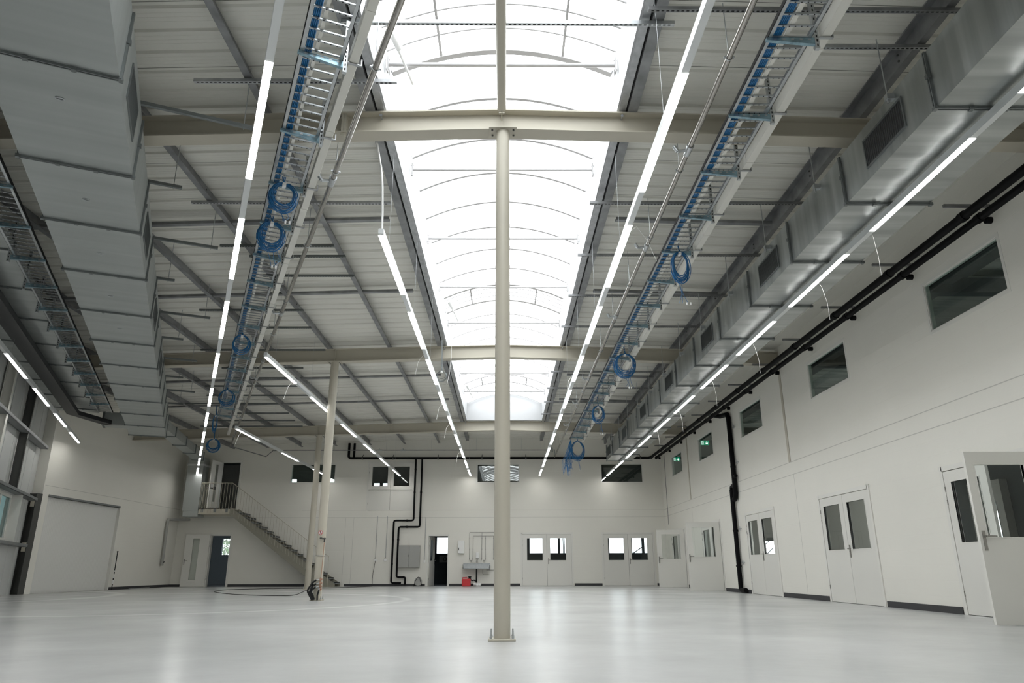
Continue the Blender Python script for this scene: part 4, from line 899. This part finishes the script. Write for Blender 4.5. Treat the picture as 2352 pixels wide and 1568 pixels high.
for x0, zt, xl, zb, xe in ((-3.99, 2.70, -4.84, 0.14, -4.42), (-3.71, 2.43, -4.62, 0.37, -4.32)):
    pts = [(x0, 31.68, 5.36), (x0, 31.68, zt+0.08), (x0-0.02, 31.68, zt+0.02), (x0-0.08, 31.68, zt), (xl+0.08, 31.68, zt), (xl+0.02, 31.68, zt-0.02), (xl, 31.68, zt-0.08), (xl, 31.68, zb+0.06), (xl+0.02, 31.68, zb+0.02), (xl+0.07, 31.68, zb), (xe, 31.68, zb)]
    if zb > 0.2: pts += [(xe+0.05, 31.68, zb-0.02), (xe+0.07, 31.68, zb-0.08), (xe+0.07, 31.68, 0.06)]
    mb = MB(); mb.tube(pts, 0.041, 14); mb.build('drop_pipe', 'black', t)
    mb = MB()
    for z in (4.9, 3.9): mb.cyl((x0, 31.68, z-0.03), (x0, 31.68, z+0.03), 0.049, 14)
    for z in (1.9, 0.9): mb.cyl((xl, 31.68, z-0.03), (xl, 31.68, z+0.03), 0.049, 14)
    mb.cyl((-4.3, 31.68, zt), (-4.24, 31.68, zt), 0.049, 14); mb.build('pipe_collar', 'black', t)
mb = MB()
for x in (-6.35, -5.0, -3.0, -1.05, 0.9, 2.85, 4.8, 6.0): mb.cyl((x-0.03, 31.6, 5.38), (x+0.03, 31.6, 5.38), 0.066, 16); mb.cyl((x, 31.6, 5.45), (x, 31.75, 5.55), 0.014, 8)
mb.build('bracket', 'darks', t)
# downpipe on the right wall
t = thing('black_downpipe', 'black downpipe descending the right wall with an offset bend', 'pipe', (6.83, 21.5, 0))
mb = MB(); X_ = 6.86
mb.tube([(6.70, 22.5, 5.40), (6.84, 22.2, 5.30), (X_, 21.9, 5.27), (X_, 21.55, 5.22), (X_, 21.45, 5.10), (X_, 21.45, 2.80), (X_, 21.50, 2.70), (X_, 21.62, 2.64)], 0.072, 16); mb.build('upper_pipe', 'black', t)
mb = MB(); mb.tube([(X_, 21.80, 2.95), (X_, 21.80, 0.16), (X_, 21.78, 0.10), (X_, 21.70, 0.085), (X_, 21.35, 0.085)], 0.066, 16); mb.tube([(X_, 21.80, 2.94), (X_, 21.78, 3.02), (X_, 21.66, 3.05), (X_, 21.5, 3.02)], 0.06, 12); mb.build('lower_pipe', 'black', t)
mb = MB(); mb.cyl((X_, 21.45, 3.3), (X_-0.02, 21.2, 3.3), 0.05, 12)
for y, z in ((21.45, 4.4), (21.45, 3.6), (21.8, 1.75), (21.8, 0.75)): mb.cyl((X_, y, z-0.03), (X_, y, z+0.03), 0.08, 16)
mb.build('collar', 'black', t)
for y, z in ((21.3, 4.75), (21.3, 3.7), (21.65, 1.8), (21.65, 0.85)): mb = MB(); mb.box(6.88, 6.949, y-0.16, y-0.06, z-0.01, z+0.01); mb.cyl((6.90, y-0.12, z-0.06), (6.90, y-0.12, z+0.06), 0.006, 6); mb.cyl((6.90, y-0.17, z-0.06), (6.90, y-0.17, z+0.06), 0.006, 6); mb.build('wall_clip', 'zinc', t)
props(MB().tube([(6.93, 31.0, 5.4), (6.93, 31.0, 2.60), (6.93, 31.0, 2.5), (6.90, 30.9, 2.47)], 0.010, 8).build('wall_conduit', 'galvdark'), 'thin grey conduit down the right wall at the back corner', 'conduit')

# ------------------------------------------------------------------ stair with landing
YS0, YS1 = 30.70, 31.72
st = thing('staircase', 'beige steel stair along the back wall rising left to a landing', 'stairs', (-9.5, 31.2, 0))
xa, xb, zt = -11.62, -7.0, 3.16
nst = 17
mb = MB()
dx = (xb-xa)/nst; dz = zt/nst
for y in (YS0, YS1-0.02):
    mb = MB(); vs = [(xa, y, zt+0.04), (xb+0.02, y, 0.12), (xb+0.02, y, 0.0), (-7.67, y, 0.0), (xa, y, zt-0.25)]; vs2 = [(a, y+0.012, c) for a, _, c in vs]
    mb.add(vs+vs2, [(0, 1, 2, 3, 4), (9, 8, 7, 6, 5), (0, 5, 6, 1), (1, 6, 7, 2), (2, 7, 8, 3), (3, 8, 9, 4), (4, 9, 5, 0)]); mb.build('stringer', 'stair', st)
for k in range(1, nst):
    mb = MB(); x = xa+dx*k; z = zt-dz*k; mb.box(x-0.02, x+dx, YS0+0.012, YS1-0.02, z-0.03, z); mb.box(x+dx-0.012, x+dx, YS0+0.012, YS1-0.02, z-0.075, z); mb.build('step', 'greys', st)
mb = MB(); mb.box(-12.93, xa, YS0, YS1, 3.12, 3.16); mb.box(-12.93, xa, YS0, YS0+0.012, 2.93, 3.16); mb.box(-12.93, -12.918, YS0, YS1, 2.93, 3.16); mb.box(-12.93, xa, YS0-0.03, YS1, 2.91, 2.945)
mb.build('landing', 'beige', st)
for x in (-12.78, -12.25, -11.75): MB().box(x-0.05, x+0.05, YS0-0.004, YS0, 2.98, 3.13).build('landing_bracket', 'greys', st)
mb = MB(); h_ = 1.04
mb.tube([(-12.92, YS1, 3.16+h_), (-12.92, YS0, 3.16+h_), (-11.62, YS0, 3.16+h_), (xb-0.30, YS0, 1.06+0.12), (xb-0.30, YS0, 0.0)], 0.013, 8); mb.build('handrail', 'beige', st)
x = -12.92; n_ = 0
while x < xb-0.40:
    if x < xa: zt_, zb_ = 3.16+h_, 2.95
    else: q = (x-xa)/(xb-0.30-xa); zt_ = 4.20+(1.18-4.20)*q; zb_ = zt-0.15-(x-xa)*(zt/(xb-xa))
    MB().cyl((x, YS0-0.008, zb_), (x, YS0-0.008, zt_), 0.0065, 6).build('baluster', 'beige', st); x += 0.123; n_ += 1
for k in range(1, 8): MB().cyl((-12.92, YS0+k*0.125, 2.95), (-12.92, YS0+k*0.125, 4.2), 0.0065, 6).build('baluster', 'beige', st)

# ------------------------------------------------------------------ things on and at the back wall
t = thing('wall_cabinet', 'grey two-door metal cabinet on the back wall', 'cabinet', (-4.1, 31.7, 0.75))
MB().rbox(-4.57, -3.66, 31.58, 31.8, 0.75, 1.66, 0.006).build('body', 'grey', t)
for a, b in ((-4.565, -4.12), (-4.115, -3.665)): MB().rbox(a, b, 31.565, 31.58, 0.755, 1.655, 0.004).build('door', 'grey', t)
MB().box(-4.165, -4.145, 31.55, 31.565, 1.18, 1.27).build('handle', 'darks', t)
t = thing('towel_dispenser', 'white paper towel dispenser between the passage door and the basin', 'dispenser', (-1.9, 31.7, 1.3))
MB().rbox(-2.04, -1.77, 31.62, 31.8, 1.32, 1.86, 0.02).build('body', 'white', t)
MB().box(-2.02, -1.99, 31.615, 31.62, 1.45, 1.56).build('level_window', 'darks', t)
t = thing('wash_basin', 'stainless wall wash trough with black drain pipe', 'basin', (-1.2, 31.5, 0.7))
mb = MB(); a, b, y0, y1 = -1.80, -0.66, 31.33, 31.79
mb.box(a, b, y0, y0+0.02, 0.70, 0.86); mb.box(a, a+0.02, y0, y1, 0.70, 0.86); mb.box(b-0.02, b, y0, y1, 0.70, 0.86); mb.box(a, b, y0, y1, 0.69, 0.71); mb.box(a, b, y1-0.02, y1, 0.70, 0.93); mb.box(a-0.02, b+0.02, y0-0.02, y0+0.02, 0.85, 0.87); mb.build('trough', 'zinc', t)
mb = MB(); mb.tube([(-1.23, 31.6, 0.69), (-1.23, 31.6, 0.14), (-1.25, 31.6, 0.20), (-1.33, 31.6, 0.24), (-1.42, 31.6, 0.22), (-1.50, 31.58, 0.28), (-1.58, 31.55, 0.28)], 0.028, 12); mb.build('drain', 'blackp', t)
mb = MB()
for x in (-1.47, -0.92): mb.tube([(x, 31.76, 1.02), (x, 31.66, 1.02), (x, 31.60, 0.97)], 0.012, 8); mb.cyl((x-0.04, 31.72, 1.04), (x+0.04, 31.72, 1.04), 0.015, 8)
mb.cyl((-1.23, 31.74, 1.0), (-1.23, 31.70, 1.0), 0.04, 12); mb.build('tap', 'steelh', t)
props(MB().rbox(-1.27, -1.13, 31.66, 31.8, 1.12, 1.36, 0.01).build('soap_dispenser', 'white'), 'small white soap dispenser above the wash trough', 'dispenser')
for k, (x, zt_) in enumerate(((-1.55, 2.20), (-1.40, 2.05), (-1.02, 2.20), (-0.87, 2.05), (-0.52, 2.05))):
    mb = MB(); mb.tube([(x, 31.77, 1.05), (x, 31.77, zt_)], 0.009, 8)
    for z in (1.12, 1.95, 1.5): mb.cyl((x, 31.77, z-0.015), (x, 31.77, z+0.015), 0.014, 8)
    props(mb.build('water_pipe', 'steelh'), 'thin water pipe rising above the basin, %s' % ['leftmost', 'second from the left', 'middle', 'second from the right', 'right one beside the column'][k], 'pipe', 'thin water pipes above the basin')
props(MB().tube([(-1.55, 31.77, 2.20), (-0.30, 31.77, 2.20)], 0.009, 8).build('water_pipe', 'steelh'), 'upper thin horizontal water pipe over the basin', 'pipe')
props(MB().tube([(-1.40, 31.77, 2.05), (-0.52, 31.77, 2.05)], 0.009, 8).build('water_pipe', 'steelh'), 'lower thin horizontal water pipe over the basin', 'pipe')
mb = MB(); mb.tube([(-0.97, 31.77, 0.66), (-0.97, 31.77, 0.50), (-0.94, 31.77, 0.46), (-0.70, 31.77, 0.46)], 0.01, 8); mb.tube([(-0.82, 31.77, 0.65), (-0.5, 31.77, 0.65)], 0.01, 8)
props(mb.build('waste_pipe', 'steelh'), 'small bent pipe under the right end of the basin', 'pipe')
t = thing('jerrycan', 'red plastic canister with black cap below the basin', 'canister', (-1.62, 31.3, 0))
MB().rbox(-1.82, -1.46, 31.15, 31.45, 0.0, 0.30, 0.03).build('body', 'red', t)
mb = MB(); mb.cyl((-1.50, 31.3, 0.29), (-1.50, 31.3, 0.37), 0.055, 16); mb.cyl((-1.50, 31.3, 0.37), (-1.50, 31.3, 0.40), 0.07, 16); mb.build('cap', 'blackp', t)
mb = MB(); mb.tube([(-1.80, 31.3, 0.28), (-1.80, 31.3, 0.35), (-1.60, 31.3, 0.36)], 0.014, 8); mb.build('handle', 'red', t)
mb = MB(); rr = random.Random(3)
for k in range(14): mb.sphere((-1.22+rr.uniform(-.17, .17), 31.35+rr.uniform(-.08, .08), 0.05+rr.uniform(-0.01, .04)), 0.05+rr.uniform(-0.01, 0.02), n=7)
props(mb.build('plastic_bag', 'white'), 'crumpled white plastic bag beside the red canister', 'bag')
t = thing('cable_reel', 'cable reel with black stand beside the passage door', 'cable reel', (-3.66, 31.4, 0))
mb = MB(); mb.cyl((-3.66, 31.33, 0.19), (-3.66, 31.36, 0.19), 0.16, 24); mb.cyl((-3.66, 31.44, 0.19), (-3.66, 31.47, 0.19), 0.16, 24); mb.build('drum_disc', 'grey', t)
MB().cyl((-3.66, 31.36, 0.19), (-3.66, 31.44, 0.19), 0.12, 20).build('wound_cable', 'blackp', t)
mb = MB()
for y in (31.31, 31.49): mb.tube([(-3.84, y, 0.012), (-3.78, y, 0.2), (-3.69, y, 0.36), (-3.60, y, 0.36), (-3.5, y, 0.012)], 0.010, 8)
mb.tube([(-3.84, 31.31, 0.012), (-3.84, 31.49, 0.012)], 0.01, 8); mb.tube([(-3.65, 31.31, 0.37), (-3.65, 31.49, 0.37)], 0.012, 8); mb.build('stand', 'blackp', t)
for k, (x, lab) in enumerate(((-5.57, 'white wall socket with a plugged-in cable, left of the pair'), (-5.14, 'white wall socket without plug, right of the pair'))):
    t = thing('wall_socket', lab, 'socket', (x, 31.77, 1.03)); MB().rbox(x-0.07, x+0.07, 31.75, 31.8, 1.02, 1.11, 0.006).build('box', 'white', t)
    MB().tube([(x-0.02+0.02, 31.785, 1.14), (x, 31.785, 2.9)], 0.010, 8).build('conduit', 'galv', t)
    MB().tube([(x-0.04, 31.78, 1.10), (x-0.01, 31.78, 1.15), (x, 31.785, 1.2)], 0.006, 6).build('cable', 'blackp', t)
t = thing('wall_socket', 'white wall switch box right of the grey cabinet', 'socket', (-3.47, 31.77, 0.95)); MB().rbox(-3.51, -3.43, 31.76, 31.8, 0.96, 1.06, 0.006).build('box', 'white', t); MB().tube([(-3.47, 31.785, 1.06), (-3.47, 31.785, 2.84)], 0.010, 8).build('conduit', 'galv', t)
# cable from the socket over the floor to the far column
pts = [(-5.56, 31.74, 1.04), (-5.58, 31.73, 0.9), (-5.64, 31.70, 0.4), (-5.62, 31.6, 0.04), (-5.64, 31.3, 0.012), (-6.0, 30.2, 0.012), (-6.6, 29.0, 0.012), (-7.7, 28.6, 0.012), (-9.1, 27.6, 0.012), (-9.75, 26.4, 0.012), (-9.5, 24.6, 0.012), (-8.5, 22.6, 0.012), (-7.3, 21.0, 0.012), (-6.2, 20.3, 0.012), (-5.8, 20.6, 0.012), (-6.2, 22.8, 0.012), (-7.0, 26.7, 0.012)]
def smooth(pts, n=6):
    P = [Vector(p) for p in pts]; out = []
    for i in range(len(P)-1):
        a, b, c, d = P[max(i-1, 0)], P[i], P[i+1], P[min(i+2, len(P)-1)]
        for k in range(n):
            t_ = k/n; out.append(0.5*((2*b)+(c-a)*t_+(2*a-5*b+4*c-d)*t_*t_+(3*b-a-3*c+d)*t_**3))
    return out+[P[-1]]
props(MB().tube(smooth(pts), 0.010, 6).build('extension_cable', 'blackp'), 'long black cable from the wall socket lying in a loop on the floor', 'cable')
# stick leaning by the sectional door, small strip on the floor
t = thing('measuring_staff', 'black and white staff standing at the sectional door jamb', 'staff', (-14.08, 26.95, 0))
MB().cyl((-14.08, 26.95, 0), (-14.08, 26.95, 1.30), 0.016, 10).build('rod', 'blackp', t)
mb = MB()
for z in (0.62, 0.2, 0.4): mb.cyl((-14.08, 26.95, z), (-14.08, 26.95, z+(0.05 if z > 0.5 else 0.14)), 0.018, 10)
mb.build('band', 'white', t)
MB().sphere((-14.08, 26.95, 1.31), 0.03, n=8).build('knob', 'blackp', t)
props(MB().box(-14.1, -14.04, 28.2, 29.7, 0.0, 0.03).build('metal_strip', 'zinc'), 'thin metal strip lying on the floor along the left wall', 'strip')
t = thing('drain_pipe', 'grey pipe on the left wall coming down from the corner duct', 'pipe', (-14.1, 30.6, 0.8))
MB().tube([(-13.5, 31.3, 2.72), (-14.0, 31.3, 2.72), (-14.08, 31.2, 2.72), (-14.1, 30.7, 2.70), (-14.1, 30.60, 2.68), (-14.1, 30.58, 2.6), (-14.1, 30.62, 0.85)], 0.055, 12).build('tube', 'grey', t)
MB().cyl((-14.1, 30.62, 0.95), (-14.0, 30.58, 1.0), 0.02, 8).build('valve', 'darks', t)

# ------------------------------------------------------------------ hose column fittings
t = thing('hose_manifold', 'copper manifold with black hoses strapped to the middle round column', 'manifold', (-4.28, 17.18, 0))
mb = MB(); px, py = -4.245, 17.20
mb.tube([(px+0.02, py, 1.30), (px+0.005, py, 0.45)], 0.008, 8); mb.build('riser', 'copper', t)
mb = MB(); mb.cyl((px-0.03, py-0.02, 1.36), (px+0.05, py-0.02, 1.36), 0.018, 10); mb.cyl((px+0.02, py, 1.28), (px+0.02, py, 1.38), 0.018, 10); mb.cbox((px-0.06, py-0.02, 1.37), (0.05, 0.04, 0.035)); mb.build('valve', 'darks', t)
mb = MB(); mb.tube([(-4.33+0.112*math.cos(a*math.pi/12), 17.33+0.112*math.sin(a*math.pi/12), 0.98) for a in range(24)], 0.008, 6, closed=True); mb.build('strap', 'galv', t)
mb = MB()
for z in (0.46, 0.38, 0.31, 0.25): mb.cyl((px-0.02, py-0.01, z), (px+0.045, py-0.01, z), 0.018, 10); mb.cyl((px, py, z-0.04), (px, py, z+0.04), 0.020, 10)
mb.build('manifold_block', 'copper', t)
for k, (z, o_) in enumerate(((0.46, 0.20), (0.38, 0.155), (0.31, 0.11))):
    mb = MB(); mb.cyl((px-0.02, py-0.02, z), (px-0.10, py-0.03, z-0.02), 0.017, 10); mb.build('hose_end', 'zinc', t)
    mb = MB(); mb.tube(smooth([(px-0.09, py-0.03, z-0.015), (px-0.17, py-0.04, z-0.08), (px-0.06-o_, py-0.05, z*0.5), (px-0.05-o_*0.9, py-0.05, 0.14), (px-0.04-o_*0.55, py-0.05, 0.02)]), 0.021, 10); mb.build('hose', 'blackp', t)
mb = MB(); mb.cyl((px-0.01, py-0.03, 0.22), (px-0.02, py-0.04, 0.28), 0.018, 10); mb.build('hose_end', 'zinc', t)
MB().tube([(px-0.01, py-0.03, 0.24), (px-0.035, py-0.05, 0.12), (px-0.03, py-0.05, 0.01)], 0.018, 10).build('hose', 'blackp', t)
# round prohibition sign
sx, sy, sz = -4.335, 17.222, 1.50
t = thing('prohibition_sign', 'round white sign with red ring on the middle column', 'sign', (sx, sy, sz-0.05))
MB().cyl((sx, sy+0.004, sz), (sx, sy, sz), 0.048, 28).build('disc', 'signp', t)
mb = MB(); mb.tube([(sx+0.045*math.cos(a*math.pi/14), sy-0.002, sz+0.045*math.sin(a*math.pi/14)) for a in range(28)], 0.005, 6, closed=True); mb.bar((sx-0.032, sy-0.003, sz+0.032), (sx+0.032, sy-0.003, sz-0.032), 0.008, 0.004, up=(0, 1, 0)); mb.build('red_ring', 'red', t)
mb = MB(); mb.sphere((sx-0.004, sy-0.003, sz+0.023), 0.008, n=6); mb.bar((sx-0.004, sy-0.003, sz+0.016), (sx-0.002, sy-0.003, sz-0.012), 0.012, 0.003, up=(0, 1, 0)); mb.bar((sx-0.002, sy-0.003, sz-0.01), (sx-0.014, sy-0.003, sz-0.032), 0.006, 0.003, up=(0, 1, 0)); mb.bar((sx-0.002, sy-0.003, sz-0.01), (sx+0.014, sy-0.003, sz-0.030), 0.006, 0.003, up=(0, 1, 0)); mb.bar((sx-0.004, sy-0.003, sz+0.01), (sx+0.02, sy-0.003, sz+0.012), 0.005, 0.003, up=(0, 1, 0)); mb.build('pictogram', 'blackp', t)

# ------------------------------------------------------------------ exit signs behind the right wall windows
for k, (x, y, z) in enumerate(((7.36, 26.0, 5.10), (7.33, 30.4, 5.15))):
    t = thing('exit_sign', ['green exit sign with downward arrow behind the fourth high window', 'green exit sign behind the high window nearest the back corner'][k], 'exit sign', (x, y, z-0.08))
    MB().box(x-0.15, x+0.15, y, y+0.02, z-0.085, z+0.085).build('panel', 'green', t)
    mb = MB(); ax = x+0.065
    mb.bar((ax, y-0.003, z+0.055), (ax, y-0.003, z-0.02), 0.035, 0.003, up=(0, 1, 0)); mb.add([(ax-0.05, y-0.003, z-0.005), (ax+0.05, y-0.003, z-0.005), (ax, y-0.003, z-0.065)], [(0, 1, 2), (2, 1, 0)])
    mb.box(x-0.135, x-0.045, y-0.002, y, z-0.065, z+0.065); mb.build('arrow_and_door', 'signw', t)
    mb = MB(); bx = x-0.085; mb.sphere((bx+0.01, y-0.004, z+0.04), 0.010, n=6); mb.bar((bx+0.006, y-0.004, z+0.03), (bx-0.004, y-0.004, z-0.005), 0.016, 0.003, up=(0, 1, 0)); mb.bar((bx-0.004, y-0.004, z), (bx-0.028, y-0.004, z-0.04), 0.009, 0.003, up=(0, 1, 0)); mb.bar((bx-0.002, y-0.004, z), (bx+0.022, y-0.004, z-0.04), 0.009, 0.003, up=(0, 1, 0)); mb.bar((bx+0.004, y-0.004, z+0.022), (bx-0.025, y-0.004, z+0.008), 0.007, 0.003, up=(0, 1, 0)); mb.build('running_figure', 'green', t)
    MB().tube([(x, y+0.01, z+0.085), (x, y+0.01, 5.8)], 0.004, 6).build('cord', 'darks', t)

# ------------------------------------------------------------------ outer wall steel at the far left
def girt(z, v0, v1, lab):
    mb = MB(MA); mb.box(UO-0.22, UO, v0, v1, z-0.012, z+0.0); mb.box(UO-0.012, UO, v0, v1, z-0.012, z+0.07); mb.box(UO-0.22, UO-0.21, v0, v1, z-0.012, z+0.07)
    return props(mb.build('wall_girt', 'greys'), lab, 'steel rail', 'horizontal steel rails of the outer wall')
girt(1.33, 2, 25.45, 'lowest horizontal steel rail of the far left wall, under the window')
girt(2.66, 2, 25.6, 'middle horizontal steel rail of the far left wall, over the window')
girt(4.23, 2, 25.7, 'upper horizontal steel rail of the far left wall')
t = thing('corner_post', 'dark steel post at the left edge of the sectional door', 'column', uv(UO-0.05, 25.6), AZ)
mb = MB(); mb.prof(isec(0.28, 0.26, 0.02, 0.014), (XL+0.02, 22.10, 0.0), (XL+0.02, 22.10, 2.9), up=(1, 0, 0)); mb.build('h_section', 'darks', t)
for z in (1.32, 2.62): MB().box(XL-0.12, XL+0.0, 21.945, 21.955, z-0.12, z+0.14).build('end_plate', 'beige', t)
for v, z0, z1, key, w_, lab in ((20.1, 0, 5.9, 'cream', 0.16, 'pale steel column of the far left wall'), (22.75, 2.68, 5.9, 'darks', 0.10, 'dark slim post of the far left wall above the window')):
    mb = MB(MA); mb.prof(isec(w_, 0.2, 0.012, 0.01), (UO-0.24, v, z0), (UO-0.24, v, z1), up=(-1, 0, 0)); props(mb.build('wall_post', key), lab, 'column')
t = thing('window_%d' % (wn[0]+1), 'window with pale frame in the far left outer wall', 'window', uv(UO-0.3, 22.3, 1.42), AZ, kind='structure')
mb = MB(MA)
for a, b, c, d in ((21.0, 23.55, 1.42, 1.50), (21.0, 23.55, 2.54, 2.62), (21.0, 21.08, 1.42, 2.62), (23.47, 23.55, 1.42, 2.62), (22.3, 22.36, 1.42, 2.62)): mb.box(UO-0.33, UO-0.26, a, b, c, d)
mb.build('window_frame', 'frame', t); MB(MA).box(UO-0.30, UO-0.294, 21.08, 23.47, 1.5, 2.54).build('pane', 'glassw', t)
MB(MA).box(UO-0.28, UO-0.02, 23.55, 23.56, 1.34, 2.64).build('window_reveal', 'frame', t)
